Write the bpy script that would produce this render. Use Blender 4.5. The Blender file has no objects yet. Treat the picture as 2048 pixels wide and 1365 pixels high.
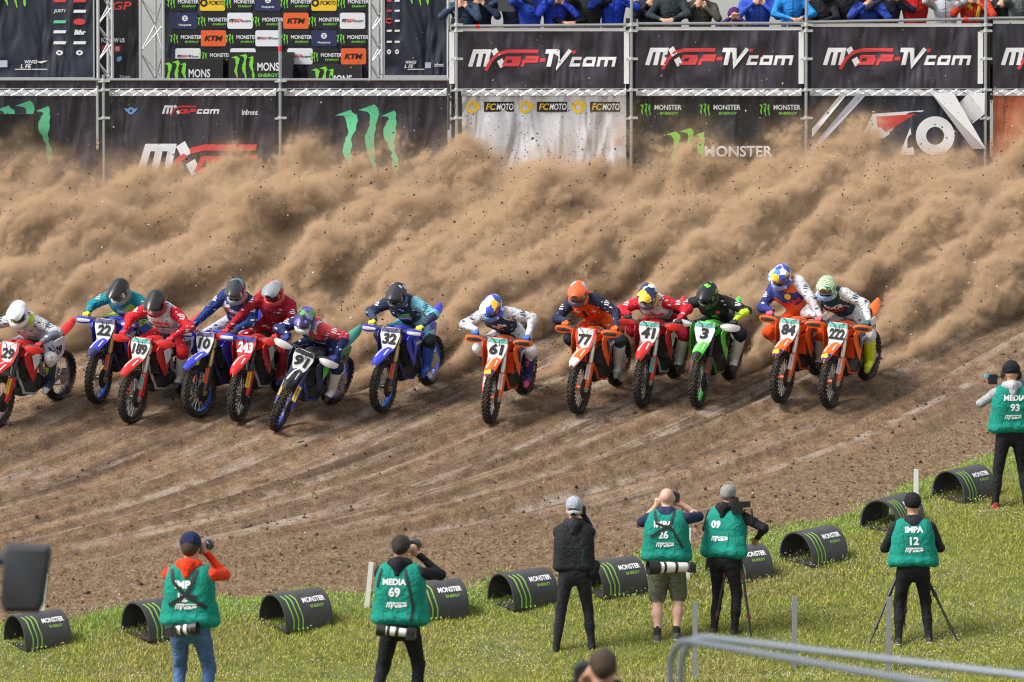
import bpy, bmesh, math, random, time
import numpy as np
from mathutils import Vector, Matrix, Euler, noise as mnoise
from mathutils.bvhtree import BVHTree
R = math.radians
sc = bpy.context.scene
col = sc.collection
DUST = True
# ------------------------------------------------------------------ camera, sky, sun, exposure
CAM = Vector((0, 0, 4.97)); PITCH = R(3.2); FPX = 11378.0; SL = math.tan(R(12.8))
cam = bpy.data.cameras.new('camera'); co = bpy.data.objects.new('camera', cam); col.objects.link(co)
co.location = CAM; co.rotation_euler = (R(90) - PITCH, 0, 0)
cam.sensor_width = 36; cam.lens = FPX * 36 / 2048; cam.clip_start = 0.5; cam.clip_end = 4000
cam.dof.use_dof = True; cam.dof.focus_distance = 74; cam.dof.aperture_fstop = 4.0
sc.camera = co
w = bpy.data.worlds.new('World'); sc.world = w; w.use_nodes = True
nt = w.node_tree; bg = nt.nodes['Background']
sky = nt.nodes.new('ShaderNodeTexSky'); sky.sky_type = 'NISHITA'; sky.sun_disc = False
SUN_EL, SUN_ROT = R(50), R(248)
sky.sun_elevation = SUN_EL; sky.sun_rotation = SUN_ROT; sky.air_density = 1.0; sky.dust_density = 1.2; sky.ozone_density = 1
hs = nt.nodes.new('ShaderNodeHueSaturation'); hs.inputs['Saturation'].default_value = 0.22
nt.links.new(sky.outputs[0], hs.inputs['Color']); nt.links.new(hs.outputs[0], bg.inputs[0]); bg.inputs[1].default_value = 0.105
sl = bpy.data.lights.new('sun', 'SUN'); so = bpy.data.objects.new('sun', sl); col.objects.link(so)
sl.energy = 2.8; sl.angle = R(24); sl.color = (1, .95, .88)
_sd = Vector((math.sin(SUN_ROT) * math.cos(SUN_EL), math.cos(SUN_ROT) * math.cos(SUN_EL), math.sin(SUN_EL)))
so.rotation_euler = _sd.to_track_quat('Z', 'Y').to_euler()
vs = sc.view_settings; vs.view_transform = 'Standard'; vs.look = 'None'; vs.exposure = 0.92; vs.gamma = 1; vs.use_curve_mapping = False
sc.cycles.volume_bounces = 1; sc.cycles.volume_step_rate = 2.5; sc.cycles.max_bounces = 6
sc.cycles.use_adaptive_sampling = True; sc.cycles.adaptive_threshold = 0.012; sc.cycles.filter_width = 1.15; sc.cycles.use_denoising = True

def ray(px, py):
    v = Vector(((px - 1024) / FPX, 1, -(py - 682.5) / FPX))
    return Matrix.Rotation(-PITCH, 3, 'X') @ v
def G(px, py):                       # where the line of sight meets the hillside
    d = ray(px, py); t = (SL * -74 - CAM.z) / (d.z - SL * d.y); return CAM + d * t
def AT(px, py, Y):                   # where it meets the upright plane y = Y
    d = ray(px, py); return CAM + d * (Y / d.y)
PROF = [(-60, 3.3), (0, 3.2), (20, 1.9), (26, .95), (34, -.5), (40, -.9), (52.7, -1.55), (56, -1.9), (60, -2.3), (63.4, -2.42), (64.5, SL * -9.5), (86, SL * 12), (88.5, 3.0), (97, 3.0), (140, -2), (3000, -60)]
def H(y):
    return float(np.interp(y, [p[0] for p in PROF], [p[1] for p in PROF]))

# ------------------------------------------------------------------ helpers
def link(o, parent=None):
    col.objects.link(o)
    if parent is not None: o.parent = parent
    return o
def empty(name, mw=None, parent=None):
    o = bpy.data.objects.new(name, None); o.empty_display_size = .1; link(o, parent)
    if mw is not None: o.matrix_local = mw
    return o
def tag(o, label=None, cat=None, group=None, kind=None):
    if label: o['label'] = label
    if cat: o['category'] = cat
    if group: o['group'] = group
    if kind: o['kind'] = kind
    return o
def obj(name, me, parent=None, m=None, mw=None):
    o = bpy.data.objects.new(name, me); link(o, parent)
    if m is not None and not me.materials: me.materials.append(m)
    if mw is not None: o.matrix_local = mw
    return o
def Tr(x, y, z): return Matrix.Translation((x, y, z))
def frame(o, x, y, z): return Matrix(((x[0], y[0], z[0], o[0]), (x[1], y[1], z[1], o[1]), (x[2], y[2], z[2], o[2]), (0, 0, 0, 1)))

class MB:
    def __init__(s): s.v = []; s.f = []; s.m = []; s.cur = 0
    def add(s, vs, fs):
        b = len(s.v); s.v += [tuple(p) for p in vs]; s.f += [tuple(b + i for i in f) for f in fs]; s.m += [s.cur] * len(fs); return s
    def box(s, c, d, mw=None, t=1.0):
        x, y, z = d[0] / 2, d[1] / 2, d[2] / 2
        p = [(-x, -y, -z), (x, -y, -z), (x, y, -z), (-x, y, -z), (-x * t, -y * t, z), (x * t, -y * t, z), (x * t, y * t, z), (-x * t, y * t, z)]
        p = [Vector(q) for q in p]
        if mw is not None: p = [mw @ q for q in p]
        p = [q + Vector(c) for q in p]
        return s.add(p, [(0, 3, 2, 1), (4, 5, 6, 7), (0, 1, 5, 4), (1, 2, 6, 5), (2, 3, 7, 6), (3, 0, 4, 7)])
    def loft(s, rings, cap=True, closed=True):
        n = len(rings[0]); vs = [q for r in rings for q in r]; fs = []
        for i in range(len(rings) - 1):
            for j in range(n if closed else n - 1):
                a = i * n + j; b = i * n + (j + 1) % n; fs.append((a, b, b + n, a + n))
        if cap: fs.append(tuple(range(n))[::-1]); fs.append(tuple(range(len(vs) - n, len(vs))))
        return s.add(vs, fs)
    def tube(s, pts, r, n=8, cap=True, flat=None):
        pts = [Vector(p) for p in pts]; k = len(pts); rr = r if isinstance(r, (list, tuple)) else [r] * k
        rings = []; up = None
        for i, p in enumerate(pts):
            t = (pts[min(i + 1, k - 1)] - pts[max(i - 1, 0)]).normalized()
            if up is None: up = t.orthogonal().normalized() if abs(t.z) > .95 else Vector((0, 0, 1))
            a = t.cross(up)
            if a.length < 1e-4: a = t.orthogonal()
            a.normalize(); b = a.cross(t).normalized(); up = b
            rings.append([p + (a * math.cos(2 * math.pi * j / n) + b * math.sin(2 * math.pi * j / n) * (flat or 1)) * rr[i] for j in range(n)])
        return s.loft(rings, cap)
    def lathe(s, prof, n=24, mw=None):   # profile (r, h) round local Y
        rings = []
        for r, h in prof:
            ring = [Vector((r * math.cos(2 * math.pi * j / n), h, r * math.sin(2 * math.pi * j / n))) for j in range(n)]
            rings.append([mw @ q for q in ring] if mw is not None else ring)
        return s.loft(rings, True)
    def prism(s, poly, h, mw=None):      # 2-D outline in local XY, thickness h along local Z
        n = len(poly); vs = [Vector((p[0], p[1], 0)) for p in poly] + [Vector((p[0], p[1], h)) for p in poly]
        if mw is not None: vs = [mw @ q for q in vs]
        return s.add(vs, [tuple(range(n))[::-1], tuple(range(n, 2 * n))] + [(i, (i + 1) % n, n + (i + 1) % n, n + i) for i in range(n)])
    def mesh(s, name, mats=(), smooth=35):
        me = bpy.data.meshes.new(name); me.from_pydata(s.v, [], s.f); me.update()
        bm = bmesh.new(); bm.from_mesh(me); bmesh.ops.recalc_face_normals(bm, faces=bm.faces); bm.to_mesh(me); bm.free()
        for m in mats: me.materials.append(m)
        if len(mats) > 1: me.polygons.foreach_set('material_index', s.m)
        if smooth:
            me.polygons.foreach_set('use_smooth', [True] * len(me.polygons)); me.set_sharp_from_angle(angle=R(smooth))
        return me
    def build(s, name, m, parent=None, mw=None, smooth=35):
        ms = m if isinstance(m, (list, tuple)) else (m,)
        return obj(name, s.mesh(name, ms, smooth), parent, None, mw)

MATS = {}
def node_mat(name):
    m = bpy.data.materials.new(name); m.use_nodes = True; return m, m.node_tree, m.node_tree.nodes['Principled BSDF']
def nn(t, typ, **kw):
    n = t.nodes.new(typ)
    for k, v in kw.items():
        if k in n.inputs: n.inputs[k].default_value = v
        else: setattr(n, k, v)
    return n
def ramp(t, stops, interp='LINEAR'):
    r = t.nodes.new('ShaderNodeValToRGB'); e = r.color_ramp; e.interpolation = interp
    while len(e.elements) < len(stops): e.elements.new(.5)
    for el, (p, c) in zip(e.elements, stops): el.position = p; el.color = (*c, 1) if len(c) == 3 else c
    return r
def mixc(t, fac, a, b, mode='MIX'):
    m = t.nodes.new('ShaderNodeMix'); m.data_type = 'RGBA'; m.blend_type = mode
    for i, x in ((0, fac), (6, a), (7, b)):
        if isinstance(x, bpy.types.NodeSocket): t.links.new(x, m.inputs[i])
        elif i == 0: m.inputs[0].default_value = x
        else: m.inputs[i].default_value = (*x, 1)
    return m.outputs[2]
DIRT = (.16, .105, .065)
def paint(c, rough=.45, metal=0, dirt=.25, bump=0, bs=60, sub=None, key=None):
    k = (tuple(round(x, 3) for x in c), rough, metal, dirt, bump, bs)
    if k in MATS: return MATS[k]
    m, t, p = node_mat('paint'); MATS[k] = m
    tc = nn(t, 'ShaderNodeTexCoord'); n = nn(t, 'ShaderNodeTexNoise', Scale=9.0, Detail=6.0, Roughness=.7)
    t.links.new(tc.outputs['Object'], n.inputs['Vector'])
    p.inputs['Metallic'].default_value = metal
    if dirt:
        r = ramp(t, [(.5, (0, 0, 0)), (.78, (1, 1, 1))]); t.links.new(n.outputs[0], r.inputs[0])
        f = nn(t, 'ShaderNodeMath', operation='MULTIPLY'); t.links.new(r.outputs[0], f.inputs[0]); f.inputs[1].default_value = min(1, dirt * 2)
        t.links.new(mixc(t, f.outputs[0], c, DIRT), p.inputs['Base Color'])
        f2 = nn(t, 'ShaderNodeMath', operation='MULTIPLY_ADD'); t.links.new(f.outputs[0], f2.inputs[0]); f2.inputs[1].default_value = .4; f2.inputs[2].default_value = rough; t.links.new(f2.outputs[0], p.inputs['Roughness'])
    else:
        p.inputs['Base Color'].default_value = (*c, 1); p.inputs['Roughness'].default_value = rough
    if bump:
        n2 = nn(t, 'ShaderNodeTexNoise', Scale=float(bs), Detail=3.0); t.links.new(tc.outputs['Object'], n2.inputs['Vector'])
        b = nn(t, 'ShaderNodeBump', Strength=bump, Distance=.02); t.links.new(n2.outputs[0], b.inputs['Height']); t.links.new(b.outputs[0], p.inputs['Normal'])
    return m
def cloth(c, v=.18, rough=.85):      # fabric: slight tone variation and creases
    k = ('cloth', tuple(round(x, 3) for x in c), v)
    if k in MATS: return MATS[k]
    m, t, p = node_mat('cloth'); MATS[k] = m
    tc = nn(t, 'ShaderNodeTexCoord'); n = nn(t, 'ShaderNodeTexNoise', Scale=7.0, Detail=5.0, Roughness=.65, Distortion=.6)
    t.links.new(tc.outputs['Object'], n.inputs['Vector'])
    d = tuple(x * (1 - v * 1.6) for x in c); l = tuple(min(1, x * (1 + v)) for x in c)
    r = ramp(t, [(.3, d), (.7, l)]); t.links.new(n.outputs[0], r.inputs[0]); t.links.new(r.outputs[0], p.inputs['Base Color'])
    p.inputs['Roughness'].default_value = rough; p.inputs['Sheen Weight'].default_value = .0; p.inputs['Specular IOR Level'].default_value = .25
    w_ = nn(t, 'ShaderNodeTexNoise', Scale=8.0, Detail=2.0, Distortion=2.0); t.links.new(tc.outputs['Object'], w_.inputs['Vector'])
    b = nn(t, 'ShaderNodeBump', Strength=.55, Distance=.05); t.links.new(w_.outputs[0], b.inputs['Height']); t.links.new(b.outputs[0], p.inputs['Normal'])
    return m
def patches(cols, scale, seed=0, rough=.35, squash=(1, 1, 1), wave=False):   # printed multi-colour pattern
    m, t, p = node_mat('printed')
    tc = nn(t, 'ShaderNodeTexCoord'); mp = nn(t, 'ShaderNodeMapping'); mp.inputs['Scale'].default_value = squash; mp.inputs['Location'].default_value = (seed * 1.7, seed * .9, seed * .37)
    t.links.new(tc.outputs['Object'], mp.inputs[0])
    if wave:
        v = nn(t, 'ShaderNodeTexWave', Scale=scale, Distortion=6.0, Detail=1.0); t.links.new(mp.outputs[0], v.inputs['Vector']); src = v.outputs['Fac']
    else:
        v = nn(t, 'ShaderNodeTexVoronoi', Scale=scale); v.distance = 'MANHATTAN'; t.links.new(mp.outputs[0], v.inputs['Vector'])
        s = nn(t, 'ShaderNodeSeparateColor'); t.links.new(v.outputs['Color'], s.inputs[0]); src = s.outputs[0]
    r = ramp(t, [(i / len(cols), c) for i, c in enumerate(cols)], 'CONSTANT'); t.links.new(src, r.inputs[0]); t.links.new(r.outputs[0], p.inputs['Base Color'])
    p.inputs['Roughness'].default_value = rough
    return m

# ---- lettering
TXT = {}
def text2d(s, h, wdt=None, shear=0., bold=.0, sx=1.):
    k = (s, shear, bold)
    if k not in TXT:
        cu = bpy.data.curves.new('t', 'FONT'); cu.body = s; cu.size = 1; cu.shear = shear; cu.offset = bold; cu.resolution_u = 3
        o = bpy.data.objects.new('t', cu); col.objects.link(o)
        me = bpy.data.meshes.new_from_object(o.evaluated_get(bpy.context.evaluated_depsgraph_get()))
        vs = np.array([v.co[:2] for v in me.vertices]) if len(me.vertices) else np.zeros((1, 2)); fs = [tuple(p.vertices) for p in me.polygons]
        bpy.data.objects.remove(o); bpy.data.curves.remove(cu); bpy.data.meshes.remove(me)
        lo, hi = vs.min(0), vs.max(0); vs = (vs - (lo + hi) / 2) / (hi[1] - lo[1]); TXT[k] = (vs, fs)
    vs, fs = TXT[k]; vs = vs * h
    if wdt: vs = vs * np.array([wdt / (vs[:, 0].max() - vs[:, 0].min()), 1])
    else: vs = vs * np.array([sx, 1])
    return vs, fs
def strokes(lines, wdt, shear=0., sub=1):
    vs = []; fs = []
    for ln in lines:
        if sub > 1: ln = [(a[0] + (b[0] - a[0]) * q / sub, a[1] + (b[1] - a[1]) * q / sub) for a, b in zip(ln, ln[1:]) for q in range(sub)] + [ln[-1]]
        k = len(ln)
        P = [Vector((p[0], p[1])) for p in ln]
        b = len(vs)
        for i in range(k):
            d1 = (P[i] - P[i - 1]).normalized() if i else (P[1] - P[0]).normalized()
            d2 = (P[i + 1] - P[i]).normalized() if i < k - 1 else d1
            t = (d1 + d2); t = t.normalized() if t.length > 1e-3 else d1
            n = Vector((-t.y, t.x)); c = max(.45, n.dot(Vector((-d1.y, d1.x)))); q = n * (wdt / 2 / c)
            vs += [P[i] + q, P[i] - q]
        fs += [(b + 2 * i, b + 2 * i + 1, b + 2 * i + 3, b + 2 * i + 2) for i in range(k - 1)]
    return np.array([(v[0] + shear * v[1], v[1]) for v in vs]), fs
def claw2d(h, seed=1):               # three ragged claw marks
    rng = random.Random(seed); vs = []; fs = []
    for k, (x0, top, bot) in enumerate(((-.26, .43, -.40), (.04, .5, -.5), (.31, .42, -.44))):
        n = 22; b = len(vs)
        for i in range(n):
            u = i / (n - 1); y = top + (bot - top) * u; hook = max(0, 1 - u * 9)
            wd = (.058 + .022 * math.sin(u * 11 + k * 2)) * (1 - u) ** .45 + .010; dx = .035 * math.sin(u * 7 + k) + .02 * u
            l = x0 - wd - .13 * hook + rng.uniform(-.014, .014) + dx; r = x0 + wd * (1 - .8 * hook) + rng.uniform(-.014, .014) + dx
            vs += [(l, y - .085 * hook), (r, y - .01 * hook)]
        fs += [(b + 2 * i, b + 2 * i + 1, b + 2 * i + 3, b + 2 * i + 2) for i in range(n - 1)]
    return np.array(vs) * h, fs
def lay(parts, mw, name, mats, parent, bvh=None, depth=.004, dirn=None):
    """flat lettering on a plane (mw: local XY) or pressed onto a surface (bvh, same space as mw)"""
    vs = []; fs = []; mi = []
    for (v2, f2), (dx, dy), k in parts:
        b = len(vs); vs += [mw @ Vector((p[0] + dx, p[1] + dy, 0)) for p in v2]; fs += [tuple(b + i for i in f) for f in f2]; mi += [k] * len(f2)
    if bvh is not None:
        d = (mw.to_3x3() @ Vector((0, 0, -1))).normalized(); out = []
        for p in vs:
            hit = bvh.ray_cast(p - d * .4, d, .9)
            out.append(hit[0] - d * depth if hit[0] is not None else p)
        vs = out
    me = bpy.data.meshes.new(name); me.from_pydata([tuple(v) for v in vs], [], fs); me.update()
    for m in mats: me.materials.append(m)
    me.polygons.foreach_set('material_index', mi)
    return obj(name, me, parent)

# ---- continuous bodies: rounded-cone distance fields meshed by surface nets
def sdf_mesh(caps, vox, k=.03, wr=0., seed=0, smooth=1):
    """caps: (p0, p1, r0, r1, material index[, (axis, factor)]) -> verts, quads, material index per quad"""
    pmin = np.min([np.minimum(c[0], c[1]) - max(c[2], c[3]) * 1.6 for c in [(np.array(q[0]), np.array(q[1]), q[2], q[3]) for q in caps]], 0) - 3 * vox
    pmax = np.max([np.maximum(c[0], c[1]) + max(c[2], c[3]) * 1.6 for c in [(np.array(q[0]), np.array(q[1]), q[2], q[3]) for q in caps]], 0) + 3 * vox
    n = np.ceil((pmax - pmin) / vox).astype(int) + 1
    D = np.full(n, 9.0, np.float32); B = np.full(n, 9.0, np.float32); I = np.zeros(n, np.int16)
    ax = [pmin[i] + vox * np.arange(n[i]) for i in range(3)]
    for q in caps:
        a = np.array(q[0], float); b = np.array(q[1], float); r0, r1, mi = q[2], q[3], q[4]; fl = q[5] if len(q) > 5 else None
        mg = max(r0, r1) * 1.6 + k + 4 * vox
        lo = np.maximum(((np.minimum(a, b) - mg - pmin) / vox).astype(int), 0); hi = np.minimum(((np.maximum(a, b) + mg - pmin) / vox).astype(int) + 2, n)
        X, Y, Z = np.meshgrid(ax[0][lo[0]:hi[0]], ax[1][lo[1]:hi[1]], ax[2][lo[2]:hi[2]], indexing='ij')
        P = np.stack([X, Y, Z], -1) - a; ba = b - a; L2 = max(ba @ ba, 1e-9)
        h = np.clip((P @ ba) / L2, 0, 1); Q = P - h[..., None] * ba
        if fl is not None:
            f = np.array(fl[0], float); f /= np.linalg.norm(f); c = Q @ f; Q = Q + (c * (fl[1] - 1))[..., None] * f
        d = np.sqrt((Q * Q).sum(-1)) - (r0 + (r1 - r0) * h)
        if fl is not None and fl[1] > 1: d = d / (1 + (fl[1] - 1) * .5)
        s = (slice(lo[0], hi[0]), slice(lo[1], hi[1]), slice(lo[2], hi[2]))
        m = d < B[s]; B[s] = np.where(m, d, B[s]); I[s] = np.where(m, mi, I[s])
        e = np.maximum(k - np.abs(D[s] - d), 0) / k; D[s] = np.minimum(D[s], d) - e * e * k * .25
    if wr:
        X, Y, Z = np.meshgrid(*ax, indexing='ij'); rs = np.random.RandomState(seed); W = 0
        for j in range(7):
            dv = rs.normal(size=3); dv /= np.linalg.norm(dv); fq = rs.uniform(22, 60)
            W = W + np.abs(np.sin((X * dv[0] + Y * dv[1] + Z * dv[2]) * fq + rs.uniform(0, 6) + 1.4 * np.sin(X * 9 + Z * 7 + j))) * (30 / fq)
        D = D + wr * (W / 3.5 - .62)
    return surface_nets(D, I, pmin, vox, smooth)
def surface_nets(D, I, org, vox, smooth=1):
    n = D.shape; ins = D < 0
    cs = [(i, j, k) for i in (0, 1) for j in (0, 1) for k in (0, 1)]
    sl_ = lambda A, c: A[c[0]:n[0] - 1 + c[0], c[1]:n[1] - 1 + c[1], c[2]:n[2] - 1 + c[2]]
    cnt = sum(sl_(ins, c).astype(np.int8) for c in cs); act = (cnt > 0) & (cnt < 8)
    idx = np.full(act.shape, -1, np.int64); na = int(act.sum()); idx[act] = np.arange(na)
    vals = {c: sl_(D, c)[act] for c in cs}
    S = np.zeros((na, 3)); C = np.zeros(na)
    for a in cs:
        for d in range(3):
            if a[d]: continue
            b = list(a); b[d] = 1; b = tuple(b); va, vb = vals[a], vals[b]; x = (va < 0) != (vb < 0)
            t = np.where(x, va / np.where(x, va - vb, 1), 0); p = np.tile(np.array(a, float), (na, 1)); p[:, d] += t
            S += np.where(x[:, None], p, 0); C += x
    ijk = np.argwhere(act); V = org + vox * (ijk + S / C[:, None]); qs = []
    for d in range(3):
        e1, e2 = [(1, 2), (2, 0), (0, 1)][d]
        a = [slice(1, n[i] - 1) for i in range(3)]; a[d] = slice(0, n[d] - 1); b = list(a); b[d] = slice(1, n[d])
        A, Bq = ins[tuple(a)], ins[tuple(b)]; x = np.argwhere(A != Bq)
        if not len(x): continue
        off = np.array([1, 1, 1]); off[d] = 0; g = x + off; fl = A[tuple(x.T)]
        def at(o1, o2):
            h = g.copy(); h[:, e1] -= o1; h[:, e2] -= o2; return idx[tuple(h.T)]
        q = np.stack([at(1, 1), at(0, 1), at(0, 0), at(1, 0)], 1); q[~fl] = q[~fl][:, ::-1]; qs.append(q)
    Q = np.concatenate(qs); Q = Q[(Q >= 0).all(1)]
    for _ in range(smooth):
        acc = np.zeros_like(V); c = np.zeros(len(V))
        for i in range(4):
            np.add.at(acc, Q[:, i], V[Q[:, (i + 1) % 4]] + V[Q[:, (i - 1) % 4]]); np.add.at(c, Q[:, i], 2)
        V = V * .4 + .6 * acc / np.maximum(c, 1)[:, None]
    mid = V[Q].mean(1); gi = np.clip(np.round((mid - org) / vox).astype(int), 0, np.array(n) - 1)
    return V, Q, I[tuple(gi.T)].astype(int)
def np_mesh(name, V, Q, mi=None, mats=()):
    me = bpy.data.meshes.new(name); me.vertices.add(len(V)); me.vertices.foreach_set('co', np.asarray(V, np.float32).ravel())
    Q = np.asarray(Q); k = Q.shape[1]; me.loops.add(Q.size); me.loops.foreach_set('vertex_index', Q.astype(np.int32).ravel())
    me.polygons.add(len(Q)); me.polygons.foreach_set('loop_start', np.arange(0, Q.size, k, dtype=np.int32)); me.polygons.foreach_set('loop_total', np.full(len(Q), k, np.int32))
    me.update(calc_edges=True)
    for m in mats: me.materials.append(m)
    if mi is not None: me.polygons.foreach_set('material_index', np.asarray(mi, np.int32))
    return me
def blob(name, caps, mats, parent=None, vox=.016, k=.03, wr=0., seed=0, mw=None, smooth=1, sm=True):
    V, Q, mi = sdf_mesh(caps, vox, k, wr, seed, smooth)
    me = np_mesh(name, V, Q, mi, mats)
    if sm: me.polygons.foreach_set('use_smooth', [True] * len(me.polygons))
    me.validate()
    return obj(name, me, parent, None, mw)
def bvh_of(o): return BVHTree.FromPolygons([v.co[:] for v in o.data.vertices], [p.vertices[:] for p in o.data.polygons])
def ik(a, b, l1, l2, pole):
    a, b = Vector(a), Vector(b); d = b - a; L = min(d.length, (l1 + l2) * .995); u = d.normalized()
    x = (l1 * l1 - l2 * l2 + L * L) / (2 * L); h = math.sqrt(max(l1 * l1 - x * x, 1e-6)); p = Vector(pole) - u * u.dot(Vector(pole)); p.normalize()
    return a + u * x + p * h
# ------------------------------------------------------------------ terrain: race track hillside and grass verge
def vnoise(x, y, seed=0):
    xi = np.floor(x).astype(np.int64); yi = np.floor(y).astype(np.int64); fx = x - xi; fy = y - yi
    def hsh(a, b):
        h = (a * 374761393 + b * 668265263 + seed * 1442695041) & 0xffffffff; h = ((h ^ (h >> 13)) * 1274126177) & 0xffffffff; return ((h ^ (h >> 16)) & 0xffff) / 65535.0
    u = fx * fx * (3 - 2 * fx); v = fy * fy * (3 - 2 * fy)
    a = hsh(xi, yi); b = hsh(xi + 1, yi); c = hsh(xi, yi + 1); d = hsh(xi + 1, yi + 1)
    return (a + (b - a) * u) * (1 - v) + (c + (d - c) * u) * v
def fbm(x, y, o=4, seed=0):
    s = 0; a = .5
    for i in range(o): s = s + a * vnoise(x * 2 ** i, y * 2 ** i, seed + i); a *= .5
    return s
EDGE = [G(*p) for p in ((-60, 1250), (0, 1246), (130, 1232), (250, 1214), (480, 1196), (700, 1184), (930, 1174), (1100, 1162), (1300, 1128), (1500, 1080), (1640, 1042), (1760, 998), (1850, 958), (1930, 922), (2048, 886), (2200, 830))]
EX = np.array([-400] + [p.x for p in EDGE] + [60]); EY = np.array([EDGE[0].y] + [p.y for p in EDGE] + [150])
def yedge(x): return np.interp(x, EX, EY)
_yy = np.linspace(60, 92, 400); _gp = np.interp(_yy, [60, 65.5, 68, 70, 72, 74, 84, 92], [5, 4.2, 2.6, 1.35, .85, .68, .6, .6]); _gi = np.cumsum(_gp) * (_yy[1] - _yy[0])
def trackv(x, y):
    return x - np.interp(y - .16 * x, _yy, _gi)
def relief(x, y):
    v = trackv(x, y); z = (vnoise(v * 1.5, y * .10, 3) - .5) * .11 + (vnoise(v * 4.2, y * .22, 5) - .5) * .085 + (vnoise(v * 11, y * .7, 6) - .5) * .035
    cl = np.clip(fbm(x * 5, y * 5, 4, 11) - .45, 0, 1)
    loose = np.clip(1 - (y - yedge(x) - 1.0) / 2.2, .25, 1)
    z = z * np.clip((y - yedge(x)) / 2.5, .1, 1) + cl * .10 * loose + (vnoise(x * 22, y * 14, 9) - .5) * .022 * (loose + .3)
    g = np.clip((yedge(x) - y) / .4, 0, 1)
    z = z * (1 - g) + g * (.05 + (fbm(x * 1.1, y * 1.1, 3, 21) - .4) * .10)
    return z * np.clip((y - 61) / 2, 0, 1) * np.clip((93 - y) / 4, 0, 1)
xs = np.concatenate([[-1500, -300, -80, -30, -16, -11], np.arange(-8.6, 8.61, .05), [11, 16, 30, 80, 300, 1500]])
ys = np.concatenate([[-60, -20, 0, 10, 20, 23, 26, 30, 34, 37, 40, 46, 52.7, 56, 58, 60, 61.5], np.arange(62.6, 72, .05), np.arange(72, 87.5, .07), [88.5, 92, 97, 110, 140, 400, 1200, 3000]])
GX, GY = np.meshgrid(xs, ys, indexing='ij')
HZ = np.interp(GY, [p[0] for p in PROF], [p[1] for p in PROF])
Z = HZ + relief(GX, GY)
nx, ny = len(xs), len(ys); ii = np.arange(nx * ny).reshape(nx, ny)
quad = np.stack([ii[:-1, :-1], ii[1:, :-1], ii[1:, 1:], ii[:-1, 1:]], -1).reshape(-1, 4)
PV = np.stack([GX, GY, Z], -1).reshape(-1, 3); mid = PV[quad].mean(1)
gm = mid[:, 1] < yedge(mid[:, 0]) + (fbm(mid[:, 0] * 2, mid[:, 1] * 2, 3, 40) - .45) * .9
gm |= (mid[:, 1] > 97)
def sub(name, mask, m):
    q = quad[mask]; us, inv = np.unique(q, return_inverse=True); V = PV[us]
    me = np_mesh(name, V, inv.reshape(q.shape), None, (m,)); me.polygons.foreach_set('use_smooth', [True] * len(me.polygons))
    at_ = me.attributes.new('loose', 'FLOAT', 'POINT'); at_.data.foreach_set('value', np.clip(1 - (V[:, 1] - yedge(V[:, 0]) - .9 - 1.2 * vnoise(V[:, 0] * .7, V[:, 1] * .7, 91)) / 1.1, 0, 1).astype(np.float32))
    uv = me.uv_layers.new(name='track'); li = np.zeros(len(me.loops), np.int32); me.loops.foreach_get('vertex_index', li)
    T = np.stack([trackv(V[:, 0], V[:, 1]), V[:, 1]], -1)[li]; uv.data.foreach_set('uv', T.astype(np.float32).ravel())
    return tag(obj(name, me), kind='structure')
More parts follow.
